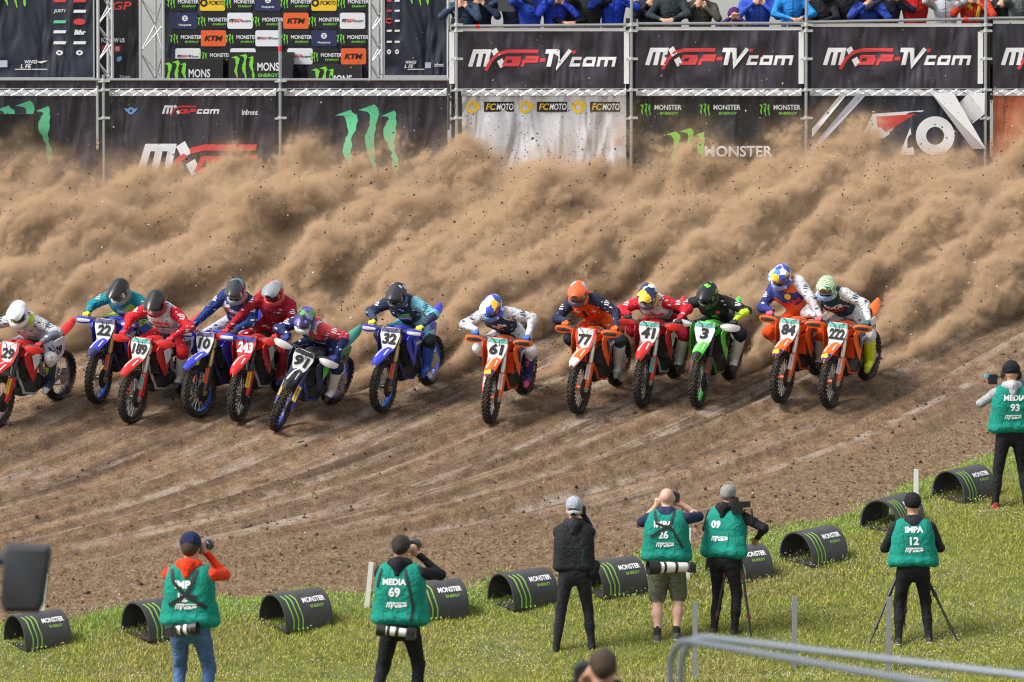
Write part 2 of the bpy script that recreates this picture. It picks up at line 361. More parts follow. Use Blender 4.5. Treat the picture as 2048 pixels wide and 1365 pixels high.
def dirt_mat():
    m, t, p = node_mat('dirt'); L = t.links.new
    tc = nn(t, 'ShaderNodeTexCoord'); uv = nn(t, 'ShaderNodeUVMap', uv_map='track')
    def noi(vec, sc3, scale, det, ro, dist=0.):
        mp = nn(t, 'ShaderNodeMapping'); mp.inputs['Scale'].default_value = sc3; L(vec, mp.inputs[0])
        n = nn(t, 'ShaderNodeTexNoise', Scale=float(scale), Detail=float(det), Roughness=ro, Distortion=dist); L(mp.outputs[0], n.inputs['Vector']); return n.outputs[0]
    base = ramp(t, [(.28, (.10, .058, .030)), (.45, (.245, .152, .086)), (.6, (.38, .25, .15)), (.78, (.54, .38, .24))])
    L(noi(tc.outputs['Object'], (1, .45, 1), 6, 9, .72), base.inputs[0])
    tone = ramp(t, [(.32, (.42, .38, .35)), (.48, (.85, .83, .80)), (.68, (1.35, 1.32, 1.28))]); L(noi(uv.outputs[0], (1.7, .13, 1), 1.0, 5, .62), tone.inputs[0])
    c1 = mixc(t, 1.0, base.outputs[0], tone.outputs[0], 'MULTIPLY')
    # compacted streaks left by tyres, their pale sheen painted into the colour
    st = ramp(t, [(.50, (0, 0, 0)), (.62, (1, 1, 1))]); L(noi(uv.outputs[0], (2.6, .14, 1), 1.0, 4, .6), st.inputs[0])
    br = ramp(t, [(.42, (0, 0, 0)), (.56, (1, 1, 1))]); L(noi(tc.outputs['Object'], (1, .5, 1), 3.2, 5, .7), br.inputs[0])
    sm = mixc(t, 1.0, st.outputs[0], br.outputs[0], 'MULTIPLY')
    la = nn(t, 'ShaderNodeAttribute', attribute_name='loose'); lz = la.outputs['Fac']; inv = nn(t, 'ShaderNodeMath', operation='SUBTRACT'); inv.inputs[0].default_value = 1; L(lz, inv.inputs[1])
    sm = mixc(t, 1.0, sm, inv.outputs[0], 'MULTIPLY')
    lo_ = ramp(t, [(.34, (.085, .05, .026)), (.47, (.235, .148, .08)), (.58, (.37, .25, .14)), (.72, (.58, .44, .27))]); L(noi(tc.outputs['Object'], (1, .6, 1), 17, 6, .78, .8), lo_.inputs[0])
    c1 = mixc(t, lz, c1, lo_.outputs[0])
    c2 = mixc(t, sm, c1, (.50, .395, .31))
    # pale grit and straw
    vo = nn(t, 'ShaderNodeTexVoronoi', Scale=16.0); vo.inputs['Randomness'].default_value = 1; L(tc.outputs['Object'], vo.inputs['Vector'])
    s1 = ramp(t, [(.07, (1, 1, 1)), (.11, (0, 0, 0))]); L(vo.outputs['Distance'], s1.inputs[0])
    wn = nn(t, 'ShaderNodeSeparateColor'); L(vo.outputs['Color'], wn.inputs[0]); s2 = ramp(t, [(.66, (0, 0, 0)), (.68, (1, 1, 1))]); L(wn.outputs[0], s2.inputs[0])
    c3 = mixc(t, mixc(t, 1.0, s1.outputs[0], s2.outputs[0], 'MULTIPLY'), c2, (.52, .46, .38))
    mp = nn(t, 'ShaderNodeMapping'); mp.inputs['Scale'].default_value = (34, 11, 5); L(tc.outputs['Object'], mp.inputs[0])
    v2 = nn(t, 'ShaderNodeTexNoise', Scale=1.0, Detail=3.0, Roughness=.7, Distortion=1.2); L(mp.outputs[0], v2.inputs['Vector'])
    s3 = ramp(t, [(.60, (0, 0, 0)), (.70, (.75, .75, .75))]); L(v2.outputs[0], s3.inputs[0])
    c4 = mixc(t, s3.outputs[0], c3, (.36, .26, .15))
    s4 = ramp(t, [(.30, (.8, .8, .8)), (.40, (0, 0, 0))]); L(v2.outputs[0], s4.inputs[0])
    c5 = mixc(t, s4.outputs[0], c4, (.05, .032, .02))
    gr = ramp(t, [(.30, (.42, .40, .38)), (.5, (.95, .95, .95)), (.68, (1.55, 1.5, 1.42))]); L(noi(tc.outputs['Object'], (1, .55, 1), 38, 5, .8), gr.inputs[0])
    c6 = mixc(t, .85, c5, gr.outputs[0], 'MULTIPLY')
    L(c6, p.inputs['Base Color'])
    ro = nn(t, 'ShaderNodeMapRange'); L(sm, ro.inputs[0]); ro.inputs[3].default_value = .95; ro.inputs[4].default_value = .78; L(ro.outputs[0], p.inputs['Roughness'])
    b = nn(t, 'ShaderNodeBump', Strength=1.0, Distance=.10); L(noi(tc.outputs['Object'], (1, 1, 1), 16, 8, .8), b.inputs['Height']); L(b.outputs[0], p.inputs['Normal'])
    return m
def turf_mat():
    m, t, p = node_mat('turf'); L = t.links.new; tc = nn(t, 'ShaderNodeTexCoord')
    n = nn(t, 'ShaderNodeTexNoise', Scale=5.0, Detail=8.0, Roughness=.7); L(tc.outputs['Object'], n.inputs['Vector'])
    r = ramp(t, [(.3, (.05, .07, .016)), (.5, (.13, .15, .03)), (.68, (.22, .19, .06)), (.8, (.17, .13, .07))]); L(n.outputs[0], r.inputs[0]); L(r.outputs[0], p.inputs['Base Color'])
    p.inputs['Roughness'].default_value = .95
    b = nn(t, 'ShaderNodeBump', Strength=.8, Distance=.05); n2 = nn(t, 'ShaderNodeTexNoise', Scale=45.0, Detail=5.0); L(tc.outputs['Object'], n2.inputs['Vector']); L(n2.outputs[0], b.inputs['Height']); L(b.outputs[0], p.inputs['Normal'])
    return m
dirt_m = dirt_mat()
sub('dirt_track', ~gm, dirt_m)
sub('grass_field', gm, turf_mat())
def ground_z(x, y):
    x = np.asarray(x, float); y = np.asarray(y, float)
    return np.interp(y, [p[0] for p in PROF], [p[1] for p in PROF]) + relief(x, y)
def leaf_mat(name, a, b, c, tr=.25):
    m, t, p = node_mat(name); L = t.links.new; oi = nn(t, 'ShaderNodeNewGeometry'); r = ramp(t, [(0, a), (.5, b), (1, c)]); L(oi.outputs['Random Per Island'], r.inputs[0]); L(r.outputs[0], p.inputs['Base Color'])
    p.inputs['Roughness'].default_value = .6; p.inputs['Transmission Weight'].default_value = 0
    return m
# short grass: one mesh of blades nobody could count
rs = np.random.RandomState(5); NB = 230000
bx = rs.uniform(-6.6, 6.6, NB * 2); by = 63.0 + 9.4 * rs.uniform(0, 1, NB * 2) ** 1.0
keep = (by < yedge(bx) + (fbm(bx * 2, by * 2, 3, 40) - .45) * 1.3 + rs.normal(0, .08, NB * 2)) & (vnoise(bx * 1.7, by * 1.7, 60) + rs.uniform(-.25, .4, NB * 2) > .32)
bx, by = bx[keep][:NB], by[keep][:NB]; nb = len(bx); bz = ground_z(bx, by) - .005
patch = vnoise(bx * .9, by * .9, 77)
hh = rs.uniform(.02, .055, nb) * (.6 + .8 * patch) * np.where(rs.uniform(0, 1, nb) < .012, 2.4, 1); an = rs.uniform(0, 6.28, nb); wd = rs.uniform(.0035, .007, nb); le = rs.normal(0, .45, (nb, 2)) * hh[:, None]
ca, sa = np.cos(an) * wd, np.sin(an) * wd
b0 = np.stack([bx - ca, by - sa, bz], -1); b1 = np.stack([bx + ca, by + sa, bz], -1); tp = np.stack([bx + le[:, 0], by + le[:, 1], bz + hh], -1)
me = np_mesh('grass_blades', np.stack([b0, b1, tp], 1).reshape(-1, 3), np.arange(nb * 3).reshape(-1, 3), None, (leaf_mat('blade', (.12, .165, .016), (.31, .345, .04), (.52, .46, .11)), leaf_mat('fresh_blade', (.12, .25, .025), (.24, .42, .05), (.36, .48, .09)), leaf_mat('dry_blade', (.30, .24, .08), (.42, .33, .14), (.28, .28, .07))))
near_edge = (yedge(bx) - by < .75 + .6 * rs.uniform(0, 1, nb)) & (rs.uniform(0, 1, nb) < .7); dry = (patch > .62) & (rs.uniform(0, 1, nb) < .5)
me.polygons.foreach_set('material_index', np.where(near_edge, 1, np.where(dry, 2, 0)).astype(np.int32))
tag(obj('grass_blades', me), 'short green grass on the verge below the track', 'grass', kind='stuff')
def flowers(name, n, cols, size, seed, label, thr, hmin, hmax):
    rs = np.random.RandomState(seed); x = rs.uniform(-6.6, 6.6, n * 6); y = rs.uniform(63.0, 73, n * 6)
    k = (y < yedge(x) - .02) & (fbm(x * 1.3, y * 1.3, 3, seed) + rs.uniform(-.12, .12, n * 6) > thr); x, y = x[k][:n], y[k][:n]; z = ground_z(x, y) + rs.uniform(hmin, hmax, len(x)); s = size * rs.uniform(.6, 1.3, len(x))
    o = np.array([(1, 0, 0), (-1, 0, 0), (0, 1, 0), (0, -1, 0), (0, 0, 1), (0, 0, -1)]); f = np.array([(0, 2, 4), (2, 1, 4), (1, 3, 4), (3, 0, 4), (2, 0, 5), (1, 2, 5), (3, 1, 5), (0, 3, 5)])
    V = np.stack([x, y, z], -1)[:, None] + o[None] * s[:, None, None]; F = f[None] + (np.arange(len(x)) * 6)[:, None, None]
    tag(obj(name, np_mesh(name, V.reshape(-1, 3), F.reshape(-1, 3), None, (leaf_mat(name, *cols),))), label, 'flowers', kind='stuff')
flowers('clover_flowers', 6500, ((.62, .60, .50), (.52, .47, .38), (.42, .33, .27)), .0075, 31, 'white clover heads scattered through the grass verge', .45, .04, .085)
flowers('yellow_flowers', 700, ((.75, .55, .02), (.65, .42, .02), (.7, .6, .05)), .009, 47, 'small yellow flowers in the grass verge', .5, .03, .08)
# loose clods and stones lying on the track
def clods(name, P, S, mats, mi, seed, label, kind='stuff'):
    rs = np.random.RandomState(seed); n = len(P)
    o = np.array([(1, 0, 0), (-1, 0, 0), (0, 1, 0), (0, -1, 0), (0, 0, 1), (0, 0, -1)], float); f = np.array([(0, 2, 4), (2, 1, 4), (1, 3, 4), (3, 0, 4), (2, 0, 5), (1, 2, 5), (3, 1, 5), (0, 3, 5)])
    V = o[None] * rs.uniform(.5, 1.4, (n, 6, 1)) + rs.normal(0, .18, (n, 6, 3))
    a = rs.uniform(0, 6.28, n); c, s = np.cos(a)[:, None], np.sin(a)[:, None]; V = np.stack([V[..., 0] * c - V[..., 1] * s, V[..., 0] * s + V[..., 1] * c, V[..., 2]], -1)
    V = P[:, None] + V * S[:, None, None]; F = f[None] + (np.arange(n) * 6)[:, None, None]
    return tag(obj(name, np_mesh(name, V.reshape(-1, 3), F.reshape(-1, 3), np.repeat(mi, 8), mats)), label, 'dirt', kind=kind)
clod_dark = paint((.07, .045, .028), .95, 0, 0); clod_mid = paint((.17, .115, .07), .95, 0, 0); clod_pale = paint((.5, .43, .35), .9, 0, 0)
rs = np.random.RandomState(8); n = 15000; x = rs.uniform(-7.2, 7.2, n); y = rs.uniform(64.5, 79, n) ; k = (y > yedge(x)) & (rs.uniform(0, 1, n) < np.clip(1.25 - (y - yedge(x)) / 5, .25, 1)); x, y = x[k], y[k]
s = np.minimum(rs.lognormal(-4.75, .55, len(x)), .04); u = rs.uniform(0, 1, len(x))
clods('loose_clods', np.stack([x, y, ground_z(x, y) + s * .3], -1), s * np.where(u > .93, .6, 1), (clod_dark, clod_mid, clod_pale), np.where(u > .93, 2, np.where(u > .5, 1, 0)), 3, 'small brown clods and pale stones strewn over the dirt')
# ------------------------------------------------------------------ grandstand: scaffold, banners, trusses, podium backdrop
YS = 84.0
white_p = paint((.78, .78, .8), .5, 0, .06); steel = paint((.42, .44, .46), .35, .85, .08); alu = paint((.62, .63, .65), .35, .8, .04); red_p = paint((.65, .03, .04), .5, 0, .0)
black_p = paint((.012, .012, .015), .6, 0, .06); ink_white = paint((.78, .79, .82), .6, 0, 0); ink_red = paint((.62, .045, .05), .6, 0, 0); ink_green = paint((.20, .62, .05), .6, 0, 0); ink_teal = paint((.12, .58, .30), .6, 0, 0)
ink_yellow = paint((.85, .55, .02), .6, 0, 0); ink_black = paint((.008, .008, .01), .6, 0, 0); ink_orange = paint((.80, .12, .02), .6, 0, 0); ink_navy = paint((.02, .025, .09), .6, 0, 0); ink_blue = paint((.15, .35, .7), .6, 0, 0); ink_grey = paint((.45, .5, .62), .6, 0, 0)
INK = [ink_white, ink_red, ink_green, ink_teal, ink_yellow, ink_black, ink_orange, ink_navy, ink_blue, ink_grey]
W_, R_, GN, TL, YL, BK_, OR, NV, BL, GY_ = range(10)
def banner_mat(c):
    k = ('banner', c)
    if k in MATS: return MATS[k]
    m, t, p = node_mat('banner_mesh'); MATS[k] = m; L = t.links.new; tc = nn(t, 'ShaderNodeTexCoord')
    n = nn(t, 'ShaderNodeTexNoise', Scale=2.2, Detail=6.0, Roughness=.65); L(tc.outputs['Object'], n.inputs['Vector'])
    r = ramp(t, [(.3, tuple(x * .75 for x in c)), (.7, tuple(x * 1.3 + .008 for x in c))]); L(n.outputs[0], r.inputs[0])
    vo = nn(t, 'ShaderNodeTexVoronoi', Scale=13.0); L(tc.outputs['Object'], vo.inputs['Vector']); s1 = ramp(t, [(.045, (1, 1, 1)), (.07, (0, 0, 0))]); L(vo.outputs['Distance'], s1.inputs[0])
    cs = nn(t, 'ShaderNodeSeparateColor'); L(vo.outputs['Color'], cs.inputs[0]); s2 = ramp(t, [(.6, (0, 0, 0)), (.62, (1, 1, 1))]); L(cs.outputs[1], s2.inputs[0])
    L(mixc(t, mixc(t, 1, s1.outputs[0], s2.outputs[0], 'MULTIPLY'), r.outputs[0], (.3, .24, .17)), p.inputs['Base Color'])
    p.inputs['Roughness'].default_value = .5
    mp = nn(t, 'ShaderNodeMapping'); mp.inputs['Rotation'].default_value = (0, .5, 0); mp.inputs['Scale'].default_value = (1.6, 1, .5); L(tc.outputs['Object'], mp.inputs[0])
    n2 = nn(t, 'ShaderNodeTexNoise', Scale=1.4, Detail=2.0, Distortion=.8); L(mp.outputs[0], n2.inputs['Vector'])
    b = nn(t, 'ShaderNodeBump', Strength=.8, Distance=.25); L(n2.outputs[0], b.inputs['Height']); L(b.outputs[0], p.inputs['Normal'])
    return m
def banner(name, px0, py0, px1, py1, Y, c, label, group, seed=0, cat='banner'):
    a = AT(px0, py0, Y); b = AT(px1, py1, Y); cx = (a.x + b.x) / 2; W = b.x - a.x; Ht = a.z - b.z
    root = tag(empty(name, Tr(cx, Y, b.z)), label, cat, group)
    nx_, nz_ = 28, 14; V = []; rng = random.Random(seed)
    ph = [rng.uniform(0, 6) for _ in range(4)]
    for j in range(nz_ + 1):
        for i in range(nx_ + 1):
            u, v = i / nx_, j / nz_; e = 4 * u * (1 - u) * (1 - abs(2 * v - 1) ** 3)
            V.append(((u - .5) * W, -.012 + e * .022 * (math.sin(u * 9 + v * 4 + ph[0]) + .6 * math.sin(u * 17 - v * 7 + ph[1])) + .02 * math.exp(-((u - v * .35 - .1) * 9) ** 2) * e, v * Ht))
    Q = [(j * (nx_ + 1) + i, j * (nx_ + 1) + i + 1, (j + 1) * (nx_ + 1) + i + 1, (j + 1) * (nx_ + 1) + i) for j in range(nz_) for i in range(nx_)]
    n = len(V); V += [(x, y + .006, z) for x, y, z in V]; Q += [tuple(n + k for k in q)[::-1] for q in Q]
    o = obj('sheet', np_mesh('sheet', V, Q, None, (banner_mat(c),)), root); o.data.polygons.foreach_set('use_smooth', [True] * len(o.data.polygons))
    return root, bvh_of(o), cx, Y, b.z, W, Ht
def print_on(bn, items, name='lettering'):
    """items: (2-D shape, pixel x, pixel y, ink)"""
    root, bvh, cx, Y, z0, W, Ht = bn
    parts = []
    if items and isinstance(items[0], list):
        for g_ in items: print_on(bn, g_, name)
        return
    for shp, px, py, ink in items:
        p = AT(px, py, Y); parts.append((shp, (p.x - cx, p.z - z0), ink))
    return lay(parts, frame((0, -.2, 0), (1, 0, 0), (0, 0, 1), (0, -1, 0)), name, INK, root, bvh, .006)
PXM = FPX / YS                        # pixels per metre at the stand
def mx_logo(wpx, tv=True, com=True, white=W_, red=R_):
    L = []; sh = .22
    L.append((strokes([[(0, 0), (.08, .93), (.95, .93), (.95, 0)], [(.5, 0), (.5, .93)]], .27, sh), white))
    L.append((strokes([[(1.22, 1.06), (1.55, .62)], [(1.72, .42), (2.02, 0)]], .34, sh), white))
    sw = [(1.0, -.25), (1.2, .35), (1.55, .78), (2.1, .93), (4.0, .93)]
    L.append((strokes([sw], .22, sh), red))
    L.append((strokes([[(3.0, .52), (2.15, .52), (2.05, .12), (2.9, .12), (2.95, .33), (2.5, .33)], [(3.2, 0), (3.25, .33), (4.0, .33), (4.02, .55), (3.3, .55)]], .2, sh), red))
    x = 4.25
    if tv:
        L.append((strokes([[(4.2, .4), (4.55, .4)], [(6.1, .9), (6.32, .9)]], .22, sh), red))
        L.append((strokes([[(4.45, .93), (5.2, .93)], [(4.83, .93), (4.83, 0)], [(5.15, 1.0), (5.4, .05), (5.95, 1.02)]], .27, sh), white)); x = 6.15
    if com:
        L.append((strokes([[(x + .6, .5), (x + .1, .5), (x + .05, .1), (x + .6, .1)], [(x + .85, .5), (x + 1.4, .5), (x + 1.4, .1), (x + .85, .1), (x + .85, .5)], [(x + 1.72, 0), (x + 1.72, .5), (x + 2.65, .5), (x + 2.65, 0)], [(x + 2.18, .5), (x + 2.18, 0)]], .19, sh), white)); x += 2.8
    s = wpx / PXM / x
    return [((v * s - np.array([x * s / 2, .45 * s]), f), k) for (v, f), k in L]
def put(logo, px, py): return [(shp, px, py, k) for shp, k in logo]
def txt(s, hpx, px, py, ink, wpx=None, shear=0., bold=.02): return (text2d(s, hpx / PXM, wpx / PXM if wpx else None, shear, bold), px, py, ink)
def rect(wpx, hpx): a, b = wpx / PXM / 2, hpx / PXM / 2; return np.array([(-a, -b), (a, -b), (a, b), (-a, b)]), [(0, 1, 2, 3)]
def polyp(pts): return np.array([((x) / PXM, (-y) / PXM) for x, y in pts]), [tuple(range(len(pts)))]
def claw(hpx, px, py, ink, seed=1): return (claw2d(hpx / PXM, seed), px, py, ink)
def monster(px, py, s, ink2=GN): return [claw(26 * s, px - 31 * s, py + 2 * s, GN, 3), txt('MONSTER', 10 * s, px + 14 * s, py - 3 * s, W_, 54 * s), txt('ENERGY', 5 * s, px + 16 * s, py + 9 * s, ink2, 36 * s)]
def ringp(r0, r1, sx=1., n=28):
    vs = []; 
    for i in range(n): a = 2 * math.pi * i / n; c, s = math.cos(a) / PXM, math.sin(a) / PXM; vs += [(r0 * c * sx, r0 * s), (r1 * c * sx, r1 * s)]
    return np.array(vs), [(2 * i, 2 * i + 1, (2 * i + 3) % (2 * n), (2 * i + 2) % (2 * n)) for i in range(n)]
DARK = (.024, .020, .032); NAVY = (.012, .015, .032); BLK = (.005, .005, .007)
# upper banners along the crowd rail
for i, (a, b, t0) in enumerate(((917, 1250, 62), (1271, 1604, 60), (1622, 1964, 53), (1986, 2300, 47))):
    bn = banner('rail_banner', a, t0, b, 179, YS, DARK, ['charcoal rail banner with white and red lettering above the white sheet', 'charcoal rail banner with white and red lettering above the green claw banner', 'creased charcoal rail banner above the sheet with the large white letters', 'charcoal rail banner cut off by the right edge of the picture'][i], 'banners along the crowd rail', i)
    print_on(bn, put(mx_logo(290), (a + b) / 2 + (2 if i < 3 else 8), 116 - (0 if i else -3)))
    e = AT((a + b) / 2, t0 - 3, YS); MB().box((0, 0, (e.z - AT(0, t0 + 2, YS).z) / 2), (bn[5], .012, .05)).build('white_hem', white_p, bn[0], Tr(0, -.01, bn[6]))
# lower banners
lows = [(0 - 120, 193, 161, DARK, 'black lower banner with teal claw mark at the far left'), (218, 552, 161, DARK, 'charcoal lower banner with winged crest and small lettering'), (568, 895, 161, DARK, 'charcoal lower banner with one big teal claw mark'),
        (924, 1252, 193, (.55, .56, .6), 'white lower banner with three yellow and black shop marks'), (1272, 1603, 193, BLK, 'black lower banner with a row of three small green claw marks'), (1620, 1965, 193, NAVY, 'navy lower banner with giant white letters and a red wedge'), (1986, 2300, 193, (.45, .12, .05), 'orange lower banner at the far right edge')]
LB = []
for i, (a, b, t0, c, lb) in enumerate(lows):
    LB.append(banner('lower_banner', a, t0, b, 425, YS + .02, c, lb, 'banners below the crowd rail', 20 + i))
print_on(LB[0], [claw(135, 50, 268, TL, 2)], 'claw_mark')
print_on(LB[1], [put(mx_logo(112, False), 382, 221), [txt('infront', 11, 500, 225, W_, 32)], [(ringp(3, 7), 262, 222, BL), (polyp([(-14, -6), (-4, -3), (-4, 3), (-9, 2)]), 262, 222, BL), (polyp([(14, -6), (9, 2), (4, 3), (4, -3)]), 262, 222, BL)], put(mx_logo(235, False, False), 398, 322)])
print_on(LB[2], [claw(150, 737, 283, TL, 2)], 'claw_mark')
it = []
for x in (962, 1068, 1174):
    it += [[(ringp(7, 13, .9), x - 18, 214, YL), (polyp([(-2, -3), (12, -6), (12, 8), (2, 4)]), x - 14, 212, YL)], [(rect(60, 20), x + 36, 214, BK_)]]
print_on(LB[3], it, 'shop_emblem')
it = []
for x in (962, 1068, 1174): it.append([txt('FC', 13, x + 20, 214, YL, 20, .2), txt('MOTO', 13, x + 48, 214, W_, 34, .2)])
for g_ in it: lay([(s, (AT(px, py, YS).x - LB[3][2], AT(px, py, YS).z - LB[3][4]), k) for s, px, py, k in g_], frame((0, -.2, 0), (1, 0, 0), (0, 0, 1), (0, -1, 0)), 'lettering', INK, LB[3][0], LB[3][1], .011)
it = []
for x in (1322, 1440, 1560): it.append(monster(x, 218, 1.0))
it += [[claw(95, 1374, 303, GN, 5)], [txt('MONSTER', 22, 1477, 303, W_, 136)]]
print_on(LB[4], it)
print_on(LB[5], [[g_] for g_ in ((polyp([(-98, 30), (-40, -42), (-28, -42), (-98, 47)]), 1722, 228, W_), (polyp([(-98, 70), (-10, -36), (10, -36), (-98, 84)]), 1722, 224, GY_), (polyp([(-62, 34), (-40, -8), (62, -15), (-20, 42)]), 1786, 236, W_), (ringp(18, 39, 1), 1870, 272, W_), (polyp([(-45, -42), (0, -42), (65, 70), (40, 70)]), 1905, 228, W_), (polyp([(12, -20), (30, -42), (62, -42), (62, 0), (40, 20)]), 1905, 228, W_), (polyp([(-16, 25), (5, -30), (14, 25)]), 1815, 285, W_))])
lay([(polyp([(-50, 26), (-34, -3), (46, -9), (-18, 30)]), (AT(1786, 237, YS).x - LB[5][2], AT(1786, 237, YS).z - LB[5][4]), R_)], frame((0, -.2, 0), (1, 0, 0), (0, 0, 1), (0, -1, 0)), 'red_wedge', INK, LB[5][0], LB[5][1], .012)
# lattice beams
def lattice(name, a, b, hgt, label, group, Y, wide=None):
    A = AT(a, 185, Y); B = AT(b, 185, Y); L_ = B.x - A.x
    root = tag(empty(name, Tr(A.x, Y, A.z)), label, 'truss', group)
    MB().box((L_ / 2, .02, -.012), (L_, .01, hgt * .85)).build('white_board', white_p, root)
    for s in (-1, 1): MB().tube([(0, -.02, s * hgt / 2), (L_, -.02, s * hgt / 2)], .008, 6).build('chord', steel, root)
    m = MB(); n = int(L_ / (hgt * 1.7))
    for i in range(n):
        x0, x1 = L_ * i / n, L_ * (i + 1) / n; s = 1 if i % 2 else -1
        m.tube([(x0, -.02, s * hgt / 2), (x1, -.02, -s * hgt / 2)], .0055, 5); m.tube([(x0, -.026, -s * hgt / 2), (x1, -.026, s * hgt / 2)], .0055, 5)
    m.build('lattice', steel, root)
for i, (a, b) in enumerate(((-100, 194), (218, 552), (568, 893), (922, 1252), (1272, 1603), (1620, 1964), (1986, 2300))):
    lattice('lattice_beam', a, b, .10, 'slim steel lattice beam on white board ' + ['over the far left claw banner', 'over the banner with the winged crest', 'over the banner with one big teal claw', 'over the white shop banner', 'over the banner with three small green claws', 'over the banner with the red wedge', 'at the right edge over the orange banner'][i], 'lattice beams across the stand', YS - .06)
# scaffold posts
for i, (x, top, bot, lbl) in enumerate(((913, -40, 420, 'left of the white shop banner'), (1263, -40, 420, 'between the white shop banner and the green claw banner'), (1613, -60, 420, 'left of the banner with the red wedge'), (1972, -40, 420, 'left of the orange banner'), (207, 150, 420, 'right of the far left claw banner'), (560, 45, 420, 'with red tape, left of the big teal claw'))):
    a = AT(x, top, YS - .1); b = AT(x, bot, YS - .1)
    root = tag(empty('scaffold_post', Tr(a.x, a.y, b.z)), 'grey steel scaffold post ' + lbl, 'post', 'scaffold posts of the stand'); hgt = a.z - b.z
    MB().tube([(0, 0, 0), (0, 0, hgt)], .024, 10).build('upright', steel, root)
    for py in (50, 62, 118, 180, 236, 162):
        z = AT(x, py, YS).z - b.z
        if py < top or (py == 162 and i < 4) or (py in (50, 62, 118) and i > 3): continue
        m = MB(); m.lathe([(.024, -.03), (.04, -.02), (.04, .02), (.024, .03)], 10, Tr(0, 0, z) @ Matrix.Rotation(R(90), 4, 'X')); m.box((.05, 0, z), (.09, .05, .035)); m.box((-.045, .02, z - .01), (.07, .04, .03)); m.build('coupler', alu, root)
    if i < 4:
        z0, z1 = AT(x, 168, YS).z - b.z, AT(x, 64, YS).z - b.z
        MB().box((-.07, .09, (z0 + z1) / 2), (.075, .03, z1 - z0)).build('toe_plate', white_p, root)
        MB().box((.0, .16, (z0 + z1) / 2 - .6), (.16, .02, z1 - z0 + 1.6)).build('dark_gap', black_p, root)
    if i > 3: MB().box((.0, .12, AT(x, 290, YS).z - b.z), (.17, .03, 1.95)).build('dark_gap', black_p, root)
    if i == 5: MB().tube([(0, 0, AT(0, 103, YS).z - b.z), (0, 0, AT(0, 92, YS).z - b.z)], .027, 10).build('red_tape', red_p, root)
# guard rail in front of the crowd and rail on the left section
def rail(pts, label, Y):
    P = [AT(px, py, Y) for px, py in pts]; o = P[0]
    return tag(MB().tube([p - o for p in P], .024, 10).build('guard_rail', steel, None, Matrix.Translation(o)), label, 'rail', 'tube rails of the stand')
rail([(912, 53), (1262, 50)], 'steel hand rail above the leftmost upper banner', YS - .03); rail([(1264, 48), (1612, 47)], 'steel hand rail above the second upper banner', YS - .03); rail([(1614, 45), (1970, 38)], 'steel hand rail above the creased third upper banner', YS - .03); rail([(1974, 37), (2300, 34)], 'steel hand rail at the right edge of the stand', YS - .03)
rail([(-100, 160), (207, 160)], 'steel rail along the top of the far left lower banner', YS); rail([(212, 160), (556, 160)], 'steel rail along the top of the crest banner', YS); rail([(562, 160), (906, 160)], 'steel rail along the top of the banner with the big teal claw', YS)
for px, py, lb in ((955, 53, 'above the leftmost upper banner'), (1932, 39, 'above the creased upper banner')):
    p = AT(px, py, YS - .03); tag(MB().tube([p + Vector((-.03, 0, 0)) - p, Vector((.03, 0, 0))], .028, 10).build('red_tape_band', red_p, None, Matrix.Translation(p)), 'red tape band wrapped round the hand rail ' + lb, 'tape')
# decks
for nm, a, b, py, y0, y1, lb in (('crowd_deck', 905, 2330, 196, YS + .3, YS + 3.4, 'wooden crowd deck behind the right hand banners'), ('podium_deck', -140, 905, 168, YS + .3, YS + 4.4, 'low podium deck behind the left hand banners')):
    p = AT(a, py, YS + .3); q = AT(b, py, YS + .3); m = MB(); m.box((0, 0, 0), (q.x - p.x, y1 - y0, .06)); tag(m.build(nm, paint((.12, .1, .09), .8, 0, .2), None, Tr((p.x + q.x) / 2, (y0 + y1) / 2, p.z)), lb, 'deck')
# lattice towers
def tower(px0, px1, top, bot, Y, label):
    a = AT(px0, top, Y); b = AT(px1, bot, Y); W = b.x - a.x; Ht = a.z - b.z; cx = (a.x + b.x) / 2
    root = tag(empty('truss_tower', Tr(cx, Y, b.z)), label, 'truss', 'upright truss towers of the podium')
    P = [(-W / 2 + .025, 0), (W / 2 - .025, 0), (.03, W * .8)]
    for x, y in P: MB().tube([(x, y, 0), (x, y, Ht)], .025, 8).build('chord', alu, root)
    n = max(3, int(Ht / (W * .95)))
    for (p, q) in ((P[0], P[1]), (P[0], P[2]), (P[1], P[2])):
        for i in range(n):
            s, e = (p, q) if i % 2 else (q, p)
            MB().tube([(s[0], s[1], Ht * i / n), (e[0], e[1], Ht * (i + 1) / n)], .010, 6).build('brace', alu, root)
YB = YS + 2.6
tower(192, 228, -60, 160, YS + .8, 'aluminium truss tower left of the follow us board'); tower(277, 330, -60, 160, YS + 1.2, 'wide aluminium truss tower left of the sponsor backdrop'); tower(737, 768, -60, 160, YS + 1.2, 'aluminium truss tower right of the sponsor backdrop'); tower(893, 916, -60, 260, YS + .35, 'aluminium truss tower at the left end of the crowd rail')
